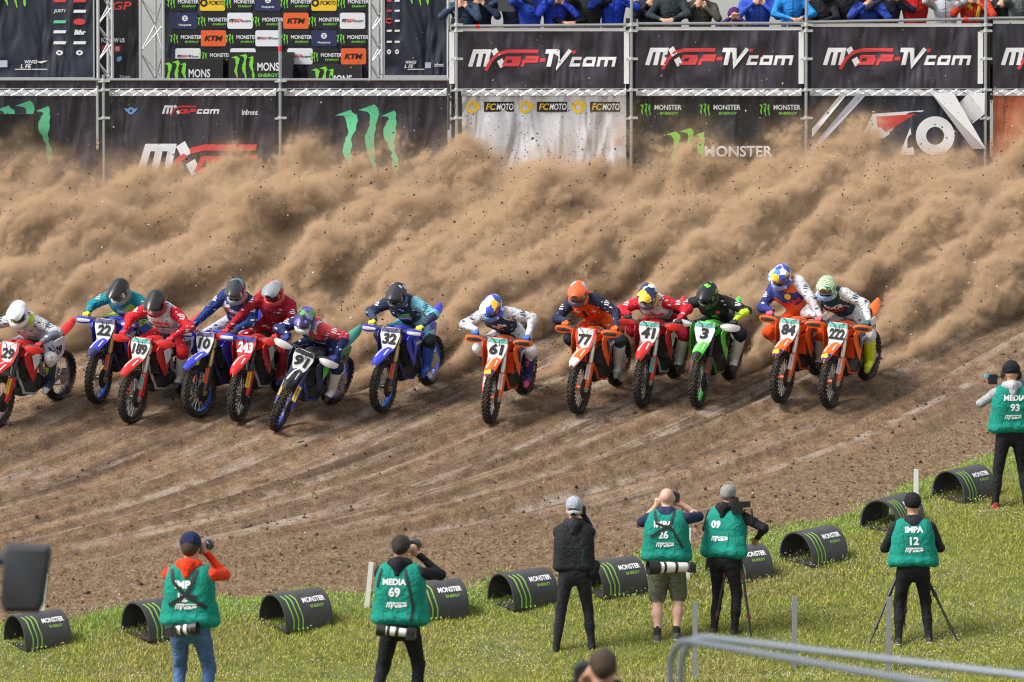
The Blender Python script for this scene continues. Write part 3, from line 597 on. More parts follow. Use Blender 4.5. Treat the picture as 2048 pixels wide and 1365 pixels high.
# boards behind the podium
def board(name, px0, py0, px1, py1, Y, c, label):
    a = AT(px0, py0, Y); b = AT(px1, py1, Y); root = tag(empty(name, Tr((a.x + b.x) / 2, Y, b.z)), label, 'board'); W, Ht = b.x - a.x, a.z - b.z
    MB().box((0, .03, Ht / 2), (W, .04, Ht)).build('panel', banner_mat(c), root, smooth=0)
    return root, None, (a.x + b.x) / 2, Y, b.z, W, Ht
def print_flat(bd, items, name, dep):
    root, _, cx, Y, z0, W, Ht = bd; parts = []
    for shp, px, py, ink in items:
        p = AT(px, py, Y); parts.append((shp, (p.x - cx, p.z - z0), ink))
    return lay(parts, frame((0, -dep, 0), (1, 0, 0), (0, 0, 1), (0, -1, 0)), name, INK, root)
bd = board('sponsor_backdrop', 322, -90, 737, 166, YB, NAVY, 'tall navy backdrop covered in a grid of sponsor tiles')
def rrect(wpx, hpx, r=4):
    o = []
    for cx, cy, a0 in ((wpx / 2 - r, hpx / 2 - r, 0), (-wpx / 2 + r, hpx / 2 - r, 90), (-wpx / 2 + r, -hpx / 2 + r, 180), (wpx / 2 - r, -hpx / 2 + r, 270)):
        for k in range(4): a = R(a0 + 30 * k); o.append(((cx + r * math.cos(a)) / PXM, (cy + r * math.sin(a)) / PXM))
    return o
GRID = [[('M', 366), ('F', 425), ('M', 478), ('H', 536), ('M', 592), ('F', 648), ('M', 706)], [('H', 370), ('M', 427), ('X', 480), ('M', 535), ('K', 592), ('M', 648), ('X', 705)], [('M', 372), ('K', 427), ('M', 483), ('T', 536), ('M', 592), ('H', 648), ('M', 705)], [('T', 376), ('M', 430), ('X', 486), ('M', 540), ('X', 600), ('M', 652), ('K', 707)]]
TC = {'M': ink_black, 'F': ink_yellow, 'H': ink_navy, 'X': ink_white, 'K': ink_orange, 'T': ink_white}
for r_, row in enumerate(GRID):
    for t_, px in row:
        py = (6, 42, 77, 113)[r_]; p = AT(px, py, YB); loc = Tr(p.x - bd[2], 0, p.z - bd[4])
        tile = MB().prism(rrect(52, 33), .008, frame((0, 0, 0), (1, 0, 0), (0, 0, 1), (0, -1, 0))).build('sponsor_tile', TC[t_], bd[0], loc, smooth=0)
        if t_ == 'M': it = monster(0, 0, .8)
        elif t_ == 'F': it = [txt('FC', 9, -2, 0, BK_, 12, .2), txt('MOTO', 9, 14, 0, BK_, 20, .2), (ringp(4, 8), -18, 0, BK_)]
        elif t_ == 'H': it = [(ringp(3, 6), 0, -5, W_), txt('H', 7, 0, -5, W_), txt('Husqvarna', 6, 0, 9, W_, 26)]
        elif t_ == 'K': it = [txt('KTM', 11, 0, 0, BK_, 38, .25, .05)]
        else: it = [(s, 0, 0, BK_ if k == W_ else k) for s, k in mx_logo(44, t_ == 'T')]
        lay([(s, (px_ / PXM, -py_ / PXM), k) for s, px_, py_, k in it], frame((0, -.011, 0), (1, 0, 0), (0, 0, 1), (0, -1, 0)), 'tile_mark', INK, tile)
bl = board('sponsor_board', -60, -90, 186, 155, YS + 2.0, NAVY, 'dark navy board with two columns of small marks at the left edge')
it = [claw(60, 28, -12, GN, 2), txt('JUST1', 8, 119, 23, W_, 24, .2), txt('Bihr', 10, 160, 65, W_, 24, .2, .05), (ringp(0, 6.5, 1.9), 159, 44, R_), txt('WINGS', 7, 62, 124, W_, 26, .2), txt('L FE', 8, 52, 133, W_, 22, .2), (rect(66, 1.5), 62, 139, W_), (polyp([(0, 0), (22, -3), (18, 0), (8, 3)]), 74, 124, W_), (rect(22, 14), 4, 128, GY_)]
for y in (2, 23, 44, 64, 86, 106):
    for x in (119, 159):
        if (x, y) in ((119, 23), (159, 64), (159, 44)): continue
        it += [(polyp([(-13, 3), (-11, -3), (14, -3), (12, 3)]), x, y, R_ if y == 2 else (W_ if y != 44 else TL))] if y < 100 else [(ringp(2, 5, 1.4), x, y, W_)]
for g_ in it: print_flat(bl, [g_], 'small_mark', .004)
br = board('sponsor_board', 769, -90, 893, 151, YS + 2.0, NAVY, 'dark navy board with small marks right of the sponsor backdrop')
it = [claw(55, 836, -14, GN, 2), (ringp(0, 6), 778, 42, R_), txt('WINGS', 6, 822, 125, W_, 22, .2), txt('L FE', 7, 818, 133, W_, 18, .2), (rect(34, 1.5), 832, 139, W_), (rect(12, 12), 856, 131, GY_), txt('infront', 8, 878, 130, W_, 18)]
for y in (2, 22, 42, 62, 84):
    for x in (778, 794): it += [(polyp([(-5, 2), (-4, -2), (6, -2), (5, 2)]), x, y, W_ if x > 780 or y > 45 else R_)]
it += [(ringp(2, 5, .8), x, 104, W_) for x in (778, 794)]
for g_ in it: print_flat(br, [g_], 'small_mark', .004)
bf = board('follow_board', 188, -90, 279, 158, YS + 2.4, BLK, 'black board lettered FOLLOW US between two truss towers')
for g_ in [[q] for q in [txt('FOLLOW US', 9, 226, 81, W_, 48, 0, .03), (rect(17, 13), 212, 98, R_), (rect(12, 12), 235, 98, R_), (ringp(2.2, 3.4), 235, 98, W_), (polyp([(-5, 5), (-4, -3), (5, -6), (6, 2), (0, 6)]), 238, 118, BL), txt('GP', 17, 244, 12, R_, 40, .2), txt('TV.com', 5, 250, 154, W_, 22, .2)]]: print_flat(bf, g_, 'lettering', .004 if g_[0][3] != W_ else .007)
# podium blocks
for i, (a, b, t0) in enumerate(((322, 446, 118), (457, 585, 105), (617, 722, 130))):
    p = AT(a, t0, YS + 1.9); q = AT(b, 164, YS + 1.9); root = tag(empty('podium_block', Tr((p.x + q.x) / 2, YS + 1.9, q.z)), ['black podium block with claw mark, left of three', 'tallest black podium block with claw mark, in the middle', 'lowest black podium block with claw mark, right of three'][i], 'podium', 'podium blocks'); W, Ht = q.x - p.x, p.z - q.z
    MB().box((0, .35, Ht / 2), (W, .7, Ht)).build('box', black_p, root)
    sc_ = (118, 105, 130)[i]; bb = (root, None, (p.x + q.x) / 2, YS + 1.9, q.z, W, Ht)
    print_flat(bb, [claw(56, a + 30, t0 + 30, GN, 4), txt('MONS', 17, a + (b - a) * .62, t0 + 29, W_, 44), txt('ENERGY', 7, a + (b - a) * .62, t0 + 46, GN, 40)], 'lettering', .006)
# dark loudspeaker stack by the left edge
p = AT(-60, 229, YS - .5); q = AT(72, 420, YS - .5)
root = tag(empty('speaker_cabinet', Tr((p.x + q.x) / 2, YS - .5, q.z)), 'plain black cabinet standing in front of the far left banner', 'cabinet')
MB().box((0, .2, (p.z - q.z) / 2), (q.x - p.x, .4, p.z - q.z)).build('body', paint((.003, .003, .003), .9, 0, 0), root); MB().box((0, -.006, (p.z - q.z) / 2), (q.x - p.x - .05, .012, p.z - q.z - .05)).build('grille', paint((.004, .004, .004), .9, 0, 0), root)
# ------------------------------------------------------------------ motocross bikes (local: +X ahead, +Y the rider's left, +Z up, origin on the ground between the wheels)
rubber = paint((.022, .019, .017), .85, 0, .45); rubber_clean = paint((.015, .015, .016), .6, 0, .1); metal = paint((.5, .5, .5), .35, .9, .12); dkmetal = paint((.09, .09, .095), .45, .6, .2); silver = paint((.62, .60, .54), .35, .7, .05); gold = paint((.55, .34, .08), .35, .8, .1); blackpl = paint((.014, .014, .016), .5, 0, .12)
FA, RA = Vector((.74, 0, .345)), Vector((-.74, 0, .335))
def tyre(Ro, w_, rows):
    m = MB(); Rm = Ro - .018; n = 44; prof = [(Rm - .062, -.5 * w_ * .55), (Rm - .035, -.5 * w_), (Rm - .008, -.36 * w_), (Rm, 0), (Rm - .008, .36 * w_), (Rm - .035, .5 * w_), (Rm - .062, .5 * w_ * .55)]
    rings = [[(r * math.cos(2 * math.pi * i / n), y, r * math.sin(2 * math.pi * i / n)) for r, y in prof] for i in range(n)]
    k = len(prof); vs = [p for r in rings for p in r]; m.add(vs, [(i * k + j, i * k + j + 1, ((i + 1) % n) * k + j + 1, ((i + 1) % n) * k + j) for i in range(n) for j in range(k - 1)])
    for i in range(rows):
        for (yy, tilt, o) in ((-.18, 0, 0), (.18, 0, 0), (0, 0, .5), (-.44, 42, .5), (.44, -42, .5), (-.5, 75, 0), (.5, -75, 0)):
            a = 2 * math.pi * (i + o) / rows; y = yy * w_; rr = Rm - (0 if abs(yy) < .3 else (.012 if abs(yy) < .47 else .032))
            mw = Matrix.Rotation(-a, 4, 'Y') @ Tr(rr + .004, y, 0) @ Matrix.Rotation(R(-tilt), 4, 'Z')
            d = (.026, .030 if abs(yy) < .3 else .022, .024); p = [mw @ Vector((x, yy_, z)) for x in (-d[0] / 2, d[0] / 2) for yy_ in (-d[1] / 2, d[1] / 2) for z in (-d[2] / 2, d[2] / 2)]
            m.add(p, [(4, 6, 7, 5), (0, 4, 5, 1), (2, 3, 7, 6), (0, 2, 6, 4), (1, 5, 7, 3)])
    return m.mesh('tyre', (rubber,), 30)
def rim_mesh(Ro, w_):
    m = MB(); Rr = Ro - .078; n = 40; prof = [(Rr + .006, -w_ / 2), (Rr - .014, -w_ / 2), (Rr - .016, -w_ / 4), (Rr - .022, 0), (Rr - .016, w_ / 4), (Rr - .014, w_ / 2), (Rr + .006, w_ / 2), (Rr, 0)]
    k = len(prof); vs = [(r * math.cos(2 * math.pi * i / n), y, r * math.sin(2 * math.pi * i / n)) for i in range(n) for r, y in prof]
    return m.add(vs, [(i * k + j, i * k + (j + 1) % k, ((i + 1) % n) * k + (j + 1) % k, ((i + 1) % n) * k + j) for i in range(n) for j in range(k)])
def spoke_mesh(Ro):
    m = MB(); Rr = Ro - .085
    for i in range(32):
        a = 2 * math.pi * i / 32; b = a + (.5 if (i // 2) % 2 else -.5); y = .035 if i % 2 else -.035
        m.tube([(.04 * math.cos(b), y, .04 * math.sin(b)), (Rr * math.cos(a), y * .15, Rr * math.sin(a))], .0028, 4, False)
    return m.mesh('spokes', (paint((.6, .6, .6), .35, .7, 0),))
TY_F, TY_R = tyre(.345, .095, 34), tyre(.338, .125, 30); SP_F, SP_R = spoke_mesh(.345), spoke_mesh(.338)
ROT90 = Matrix.Rotation(R(90), 4, 'Z')
MC = {}
def cached(key, fn, m):
    if key not in MC: MC[key] = fn()
    me = MC[key].copy(); me.materials.clear(); me.materials.append(m); return me
def wheel(name, root, mw, front, rimc, hubc):
    o = obj(name, bpy.data.meshes.new('w'), root, None, mw); o.data = TY_F if front else TY_R
    obj('rim', cached(('rim', front), lambda: rim_mesh(.345 if front else .338, .05 if front else .062).mesh('rim'), rimc), o)
    obj('spokes', SP_F if front else SP_R, o)
    obj('hub', cached(('hub', front), lambda: MB().lathe([(.018, -.075), (.045, -.05), (.03, -.03), (.03, .03), (.045, .05), (.018, .075)], 16).mesh('hub'), hubc), o)
    if front: obj('disc_guard', cached('dg', lambda: MB().lathe([(.03, .062), (.125, .058), (.135, .066), (.12, .078), (.04, .086)], 24).mesh('dg'), blackpl), o)
    else:
        obj('brake_disc', cached('bd', lambda: MB().lathe([(.05, -.062), (.118, -.062), (.118, -.066), (.05, -.066)], 24).mesh('bd'), metal), o)
        def spr():
            m = MB(); pts = []
            for i in range(96): a = 2 * math.pi * i / 96; r = .105 if i % 2 else .113; pts.append((r * math.cos(a), r * math.sin(a)))
            return m.prism(pts, .006, frame((0, .066, 0), (1, 0, 0), (0, 0, 1), (0, 1, 0))).mesh('sprocket')
        obj('sprocket', cached('spr', spr, metal), o)
    return o
def arc_shell(path, widths, arch, th=.006):    # moulded plastic: path of (x, z), arched across y
    m = MB(); top = []; n = 7
    for (x, z), w_ in zip(path, widths): top.append([Vector((x, w_ * (2 * j / (n - 1) - 1), z - arch * (2 * j / (n - 1) - 1) ** 2)) for j in range(n)])
    rings = [r + [p - Vector((0, 0, th)) for p in r[::-1]] for r in top]
    return m.loft(rings, True)
def side_panel(outline, y_in, th=.012, curve=0.):
    m = MB(); n = len(outline); cx = sum(p[0] for p in outline) / n; cz = sum(p[1] for p in outline) / n
    for s in (1, -1):
        out = [Vector((x, s * (y_in(x, z) + th), z)) for x, z in outline]; inn = [Vector((x, s * y_in(x, z), z)) for x, z in outline]; c = Vector((cx, s * (y_in(cx, cz) + th + curve), cz))
        b = len(m.v); yield s, MB().add(out + inn + [c], [(i, (i + 1) % n, 2 * n) for i in range(n)] + [((i + 1) % n, i, n + i, n + (i + 1) % n) for i in range(n)] + [tuple(range(n, 2 * n))])
FK = (Vector((.385, 0, 1.06)) - FA).normalized()       # fork line
def bike(num, C, label, mw, steer=0.):
    root = tag(empty('motocross_bike', mw), label, 'motorbike', 'motocross bikes in the start line charge')
    P = lambda c, r=.38, d=.24: paint(c, r, 0, d)
    main, rimc = P(C['main']), paint(C.get('rim', (.02, .02, .022)), .35, .3, .1)
    # ---- steered front end
    top = FA + FK * .80; S = Matrix.Translation(top) @ Matrix.Rotation(steer, 4, FK) @ Matrix.Translation(-top)
    wf = wheel('front_wheel', root, S @ Matrix.Translation(FA), True, rimc, P(C.get('hub', (.02, .02, .02))))
    up = paint(C.get('fork', (.62, .60, .54)), .35, .55, .06); off = Vector((-.035, 0, 0))
    for s in (1, -1):
        a = Vector((0, s * .098, 0))
        leg = obj('fork_leg', cached(('fl', s), lambda: MB().tube([FA + a + off * 0 + FK * .0, FA + a + FK * .36], .019, 10).tube([FA + a + FK * .34, FA + a + FK * .36, FA + a + FK * .735], [.026, .029, .029], 12).box(FA + a - FK * .01, (.06, .03, .07)).mesh('fl'), up), root, None, S)
        gf = MB(); rings = []
        for t_, w_ in ((.02, .020), (.10, .034), (.20, .038), (.34, .036)):
            c = FA + a + FK * t_; rings.append([c + Vector((.038, -w_, 0)), c + Vector((.050, 0, .01)), c + Vector((.038, w_, 0)), c + Vector((-.025, w_ + .004, -.01)), c + Vector((-.03, w_, -.01)), c + Vector((.028, 0, 0)), c + Vector((-.03, -w_, -.01)), c + Vector((-.025, -w_ - .004, -.01))])
        gd = obj('fork_guard', cached(('fg', s), lambda: gf.loft(rings).mesh('fg'), P(C.get('guard', C['main']))), leg)
        stk = MB(); c = FA + a + FK * .23 + Vector((.049, 0, 0)); z_ = FK; 
        stk.add([c - FK * .10 + Vector((.004, -.028, 0)), c - FK * .10 + Vector((.004, .028, 0)), c + FK * .10 + Vector((.004, .028, 0)), c + FK * .10 + Vector((.004, -.028, 0))], [(0, 1, 2, 3)])
        obj('sticker', cached(('st', s), lambda: stk.mesh('st'), C.get('sticker', ink_orange)), leg)
    for t_ in (.56, .715): MB().box(FA + FK * t_ + Vector((-.02, 0, 0)), (.08, .26, .035), Matrix.Rotation(R(-25), 3, 'Y')).build('triple_clamp', P(C.get('clamp', (.02, .02, .02))), root, S)
    MB().tube([FA + Vector((0, -.13, 0)), FA + Vector((0, .13, 0))], .012, 8).build('axle', metal, root, S)
    MB().box(FA + Vector((-.09, .085, .03)), (.07, .035, .05)).box(FA + Vector((-.05, .085, .06)), (.05, .03, .09)).build('brake_caliper', metal, root, S)
    fen = [(.30, .80), (.42, .835), (.56, .845), (.70, .84), (.84, .81), (.96, .765), (1.03, .725)]
    ff = obj('front_fender', cached('ff', lambda: arc_shell(fen, [.06, .075, .085, .085, .078, .062, .03], .035).mesh('ff'), main), root, None, S)
    tip = arc_shell([(.90, .795), (.97, .766), (1.032, .731)], [.068, .058, .028], .033, .004)
    obj('fender_graphic', cached('ft', lambda: tip.mesh('ft'), C.get('tip', main)), ff)
    fb = BVHTree.FromPolygons([v.co[:] for v in ff.data.vertices], [p.vertices[:] for p in ff.data.polygons])
    lay([(strokes([[(-.045, -.16), (-.03, .02), (.01, .17)]], .022, 0., 4), (0, 0), 0), (strokes([[(.05, -.12), (.045, .05)]], .014, 0., 4), (0, 0), 0), (text2d(C.get('brand', 'MX'), .03, .075, .1, .04), (0, -.20), 0)], frame((.72, 0, .9), (0, 1, 0), (-1, 0, 0), (0, 0, 1)), 'fender_stripe', [paint(C.get('stripe', (.75, .75, .78)), .45, 0, .1)], ff, fb, .004)
    # number plate
    pc = FA + FK * .675 + Vector((.105, 0, .0)); fx = Vector((0, 1, 0)); fy = Vector((-.33, 0, .944)).normalized(); fz = fx.cross(fy); PM = S @ frame(pc, fx, fy, fz) @ Matrix.Scale(1.1, 4)
    outl = [(-.055, -.135), (.055, -.135), (.085, -.10), (.125, .03), (.118, .10), (.09, .125), (-.09, .125), (-.118, .10), (-.125, .03), (-.085, -.10)]
    pl = obj('number_plate', cached('np', lambda: MB().prism(outl, .014, Tr(0, 0, -.014)).mesh('np', smooth=0), P(C.get('plate', (.75, .75, .77)), .4, .04)), root, None, PM)
    if C.get('strip'): obj('plate_strip', cached('ps', lambda: MB().prism([(-.116, .07), (.116, .07), (.113, .10), (.088, .12), (-.088, .12), (-.113, .10)], .004, Tr(0, 0, .0005)).mesh('ps', smooth=0), paint(C['strip'], .5, 0, .1)), pl)
    if C.get('border'):
        for s in (-1, 1): obj('plate_edge', cached(('pe', s), lambda: MB().prism([(s * .055, -.135), (s * .085, -.10), (s * .125, .03), (s * .118, .10), (s * .10, .115), (s * .095, .03), (s * .06, -.09), (s * .0, -.115), (0, -.135)], .004, Tr(0, 0, .0006)).mesh('pe', smooth=0), paint(C['border'], .5, 0, .1)), pl)
    t2 = text2d(num, .13, min(.195, .088 * len(num)) if len(num) > 1 else .105, .12, .05)
    lay([(t2, (0, -.01), 0)], Tr(0, 0, .006), 'race_number', [paint(C.get('ink', (.012, .012, .014)), .5, 0, 0)], pl)
    lay([(text2d(C.get('word', 'MOTO') if C.get('word') else 'MX', .012, .06, 0, .02), (0, -.115), 0)], Tr(0, 0, .007), 'small_lettering', [paint((.05, .05, .06), .5, 0, 0)], pl)
    # handlebar, pad, grips, hand guards, cables
    hb = FA + FK * .70 + Vector((.0, 0, .0)); e = lambda s: hb + Vector((-.085, s * .40, .085))
    ho = MB().tube([e(-1), hb + Vector((-.03, -.20, .075)), hb + Vector((0, -.09, 0)), hb + Vector((0, .09, 0)), hb + Vector((-.03, .20, .075)), e(1)], .013, 8).build('handlebar', dkmetal, root, S)
    pad = MB(); pad.loft([[hb + Vector((x_, y_, .06 + z_)) for x_, z_ in ((-.03, -.025), (.03, -.03), (.038, .02), (0, .036), (-.035, .02))] for y_ in (-.12, -.10, .10, .12)]); pd = pad.build('bar_pad', P(C.get('pad', (.5, .03, .04))), root, S)
    lay([(text2d('RENTHAL', .028, .16, .15, .04), (0, 0), 0)], frame(hb + Vector((.041, 0, .055)), (0, 1, 0), (0, 0, 1), (1, 0, 0)), 'pad_lettering', [ink_white], pd)
    for s in (1, -1):
        MB().tube([e(s) + Vector((.018, -s * .13, -.010)), e(s)], .018, 10).build('grip', rubber_clean, root, S)
        MB().tube([hb + Vector((-.02, s * .23, .08)), hb + Vector((.03, s * .24, .075)), hb + Vector((.005, s * .38, .085))], .006, 6).build('lever', metal, root, S)
        c = hb + Vector((.055, s * .315, .065)); rg = []
        for u, hh_, dp in ((-.125, .014, -.03), (-.09, .034, .0), (-.03, .048, .014), (.04, .05, .012), (.10, .042, -.012), (.135, .02, -.05)):
            q = c + Vector((dp, s * u, -.008 * abs(u) / .1)); rg.append([q + Vector((0, 0, -hh_)), q + Vector((.014, 0, 0)), q + Vector((0, 0, hh_)), q + Vector((-.008, 0, hh_)), q + Vector((.005, 0, 0)), q + Vector((-.008, 0, -hh_))])
        hg = MB().loft(rg).build('hand_guard', P(C.get('guardh', C['main'])), root, S)
        if C.get('guard2'): MB().loft([[p + Vector((.004, 0, 0)) for p in (r[0].lerp(r[1], .55), r[1], r[1].lerp(r[2], .5), r[1].lerp(r[2], .45))] for r in rg[1:5]]).build('guard_patch', P(C['guard2']), hg)
        MB().tube([hb + Vector((.0, s * .2, .07)), c + Vector((-.01, -s * .09, 0))], .007, 6).build('guard_mount', blackpl, root, S)
        MB().tube([hb + Vector((0, s * .19, .09)), hb + Vector((.07, s * .12, .13)), hb + Vector((.11, s * .03, .08)), hb + Vector((.09, s * .02, -.12)), hb + Vector((.02, s * .05, -.25))], .0055, 6).build('cable', blackpl, root, S)
    # ---- main frame
    fm = P(C.get('frame', (.03, .03, .032)), .4, .15); head = FA + FK * .70 + Vector((-.04, 0, 0)); fr = MB()
    for s in (1, -1):
        fr.tube([head, (.15, s * .10, .86), (-.08, s * .12, .68), (-.13, s * .11, .42)], .024, 8); fr.tube([head + Vector((0, 0, -.06)), (.36, s * .05, .62), (.28, s * .09, .36), (.05, s * .11, .30), (-.12, s * .10, .36)], .019, 8); fr.tube([(-.05, s * .10, .82), (-.35, s * .09, .86), (-.62, s * .07, .90)], .013, 6)
    fr.build('frame', fm, root)
    en = MB(); en.loft([[Vector((x, y * w_, .43 + z * h_)) for y, z in ((-1, -.6), (-.6, -1), (.6, -1), (1, -.6), (1, .6), (.6, 1), (-.6, 1), (-1, .6))] for x, w_, h_ in ((-.16, .09, .07), (-.10, .14, .11), (.05, .15, .13), (.17, .12, .12), (.24, .07, .08))])
    en.lathe([(.03, .13), (.085, .15), (.085, .165), (.04, .175)], 16, Tr(-.02, 0, .44)); en.lathe([(.03, -.13), (.09, -.15), (.09, -.17), (.04, -.18)], 16, Tr(.02, 0, .44))
    en.loft([[Vector((.13 + x * w_ + k * .045, y * w_, .54 + k * .08)) for x, y in ((-1, -1), (1, -1), (1, 1), (-1, 1))] for k, w_ in ((0, .085), (1, .085), (2, .08), (3, .09), (3.6, .075))]); en.build('engine', paint((.07, .07, .072), .45, .7, .22), root)
    MB().tube([(.22, -.02, .70), (.34, -.05, .66), (.36, -.09, .52), (.24, -.15, .47), (.02, -.17, .55), (-.2, -.16, .66)], .021, 10).tube([(-.2, -.155, .66), (-.34, -.15, .72), (-.72, -.14, .84), (-.76, -.14, .85)], [.025, .045, .05, .03], 12).build('exhaust', paint((.42, .40, .38), .35, .85, .2), root)
    MB().loft([[Vector((x, y * w_, z + abs(y) ** 2 * .05)) for y in (-1, -.5, .5, 1)] + [Vector((x, y * w_, z + .015 + abs(y) ** 2 * .05)) for y in (1, .5, -.5, -1)] for x, z, w_ in ((.33, .40, .07), (.27, .29, .10), (.05, .265, .11), (-.10, .30, .10))]).build('skid_plate', blackpl, root)
    for s in (1, -1):
        rd = MB(); rd.box((.35, s * .125, .72), (.05, .115, .27)); ro = rd.build('radiator', P(C.get('rad', (.02, .02, .022))), root)
        lv = MB()
        for k in range(9): lv.box((.381, s * .125, .61 + k * .028), (.016, .108, .010), Matrix.Rotation(R(30), 3, 'Y'))
        obj('louvre', cached(('lv', s), lambda: lv.mesh('lv', smooth=0), P(C.get('rad', (.03, .03, .03)))), ro)
    yi = lambda x, z: .185 - .32 * max(0, .12 - x) * .6 + (.03 if z < .75 else 0) - max(0, x - .35) * .25
    for s, m in side_panel([(.47, .93), (.40, .99), (.10, .99), (-.10, .93), (-.02, .82), (.10, .70), (.22, .56), (.30, .54), (.38, .66), (.46, .82)], lambda x, z: .125 + .11 * max(0, min(1, (x + .1) / .4)) - .2 * max(0, x - .33), .010, .02):
        so_ = m.build('radiator_shroud', P(C.get('shroud', C['main'])), root)
        MB().add([(.36, s * .252, .90), (.12, s * .235, .90), (.16, s * .245, .76), (.30, s * .257, .70)], [(0, 1, 2, 3)]).build('shroud_graphic', P(C.get('graf', (.8, .8, .8)), .4, .1), so_)
        if C.get('brand'): lay([(text2d(C['brand'], .05, .19, .15, .05), (0, 0), 0)], frame((.22, s * .266, .84), (-s, 0, 0), (0, 0, 1), (0, s, 0)), 'shroud_lettering', [paint(C.get('stripe', (.75, .75, .78)), .45, 0, .1)], so_)
    MB().loft([[Vector((x, y * w_, z + zz)) for y, zz in ((-1, -.12), (-1, -.02), (-.6, .02), (0, .035), (.6, .02), (1, -.02), (1, -.12))] for x, z, w_ in ((.40, .97, .05), (.34, .985, .11), (.18, 1.0, .13), (.05, .97, .11))]).build('fuel_tank', P(C.get('tank', C['main'])), root)
    MB().loft([[Vector((x, y * w_, z + zz)) for y, zz in ((-1, -.09), (-1, -.02), (-.7, .018), (0, .03), (.7, .018), (1, -.02), (1, -.09))] for x, z, w_ in ((.20, 1.0, .06), (.08, .975, .085), (-.2, .945, .085), (-.5, .955, .085), (-.68, .975, .06))]).build('seat', paint(C.get('seat', (.015, .015, .017)), .8, 0, .2), root)
    obj('rear_fender', cached('rf', lambda: arc_shell([(-.45, .90), (-.62, .925), (-.80, .965), (-.95, 1.01), (-1.06, 1.045)], [.075, .085, .085, .075, .04], .05, .008).mesh('rf'), P(C.get('rear', C['main']))), root)
    for s, m in side_panel([(-.16, .86), (-.30, .90), (-.62, .91), (-.74, .84), (-.66, .68), (-.50, .62), (-.30, .66), (-.18, .74)], lambda x, z: .135 - .05 * max(0, -x - .5) / .25, .010, .008):
        sp_ = m.build('side_panel', P(C.get('side', (.75, .75, .77)), .4, .08), root)
        lay([(text2d(num, .12, min(.2, .085 * len(num)), .1, .04), (0, 0), 0)], frame((-.45, s * .158, .77), (-s, 0, 0), (0, 0, 1), (0, s, 0)), 'side_number', [paint(C.get('sideink', (.012, .012, .014)), .5, 0, 0)], sp_)
    sw = MB()
    for s in (1, -1): sw.loft([[Vector((x, s * yv + dy, z + dz)) for dy, dz in ((-.014, -h_), (.014, -h_), (.014, h_), (-.014, h_))] for x, yv, z, h_ in ((-.10, .085, .43, .035), (-.35, .105, .41, .04), (-.60, .105, .36, .03), (-.80, .10, .335, .025))])
    sw.box((-.27, 0, .42), (.06, .2, .07)); sw.build('swingarm', metal, root)
    MB().tube([(-.16, .085, .50), (-.74, .085, .445)], .009, 6, flat=.6).tube([(-.16, .085, .36), (-.74, .085, .225)], .009, 6, flat=.6).build('chain', dkmetal, root)
    MB().tube([(-.30, 0, .46), (-.20, 0, .80)], .035, 10).build('shock', paint(C.get('shock', (.6, .05, .04)), .4, .1, .2), root)
    for s in (1, -1): MB().box((-.14, s * .205, .365), (.05, .11, .022)).tube([(-.14, s * .10, .37), (-.14, s * .16, .365)], .014, 6).build('foot_peg', metal, root)
    MB().loft([[Vector((x, y * w_, z)) for y in (-1, 1)] + [Vector((x, y * w_, z - .2)) for y in (1, -1)] for x, z, w_ in ((-.12, .86, .09), (-.45, .88, .10), (-.6, .86, .06))]).build('airbox', blackpl, root)
    wr = wheel('rear_wheel', root, Matrix.Translation(RA), False, paint(C.get('rimr', C.get('rim', (.02, .02, .022))), .35, .3, .1), P(C.get('hub', (.02, .02, .02))))
    gp = {s: S @ (e(s) + Vector((.008, -s * .06, -.005))) for s in (1, -1)}
    return root, gp
NRM = Vector((0, -SL, 1)).normalized()
def project(p):
    q = Matrix.Rotation(PITCH, 3, 'X') @ (Vector(p) - CAM); return 1024 + FPX * q.x / q.y, 682.5 - FPX * q.z / q.y
def bike_matrix(fpx, rpx, lean=0., wheelie=0., lift=0.):
    r = G(*rpx); sc_ = FPX / r.y; sy = max(-.9, min(.9, (rpx[0] - fpx[0]) / sc_ / 1.46)); h = Vector((-sy, -math.sqrt(1 - sy * sy), 0))
    fw0 = (h - NRM * NRM.dot(h)).normalized(); lo, hi = R(-2), R(9)
    for _ in range(24):               # how far the front wheel is lifted under power
        m_ = (lo + hi) / 2; y = project(r + (fw0 * math.cos(m_) + NRM * math.sin(m_)) * 1.48)[1]
        if y > fpx[1]: lo = m_
        else: hi = m_
    m_ = min(m_, R(.9))
    fw = fw0 * math.cos(m_) + NRM * math.sin(m_); lt = NRM.cross(fw0).normalized(); up = fw.cross(lt).normalized()
    up = Matrix.Rotation(lean, 3, fw) @ up; lt = up.cross(fw).normalized()
    f_ = r + fw * 1.48; o = r + fw * .74; o.z += .5 * float(relief(np.array(r.x), np.array(r.y)) + relief(np.array(f_.x), np.array(f_.y))) - .02
    return frame(o, fw, lt, up)
OR_ = (.85, .13, .012); RD = (.62, .022, .022); BLU = (.035, .05, .52); GRN = (.09, .62, .05); DK = (.022, .022, .04)
teal = (.12, .50, .42); rb_tip = patches([(.04, .04, .22), (.75, .1, .02), (.85, .5, .03), (.75, .75, .78)], 9.0, 2)
ktm = dict(main=OR_, plate=(.76, .76, .78), strip=teal, fork=(.66, .63, .55), guard=OR_, rim=(.018, .018, .02), guardh=OR_, guard2=(.03, .03, .03), pad=(.62, .05, .04), frame=(.6, .07, .02), rad=(.70, .07, .012), clamp=(.75, .12, .02), shroud=OR_, side=(.72, .72, .72), graf=(.08, .1, .2), sticker=ink_white, hub=(.6, .1, .02), brand='KTM')
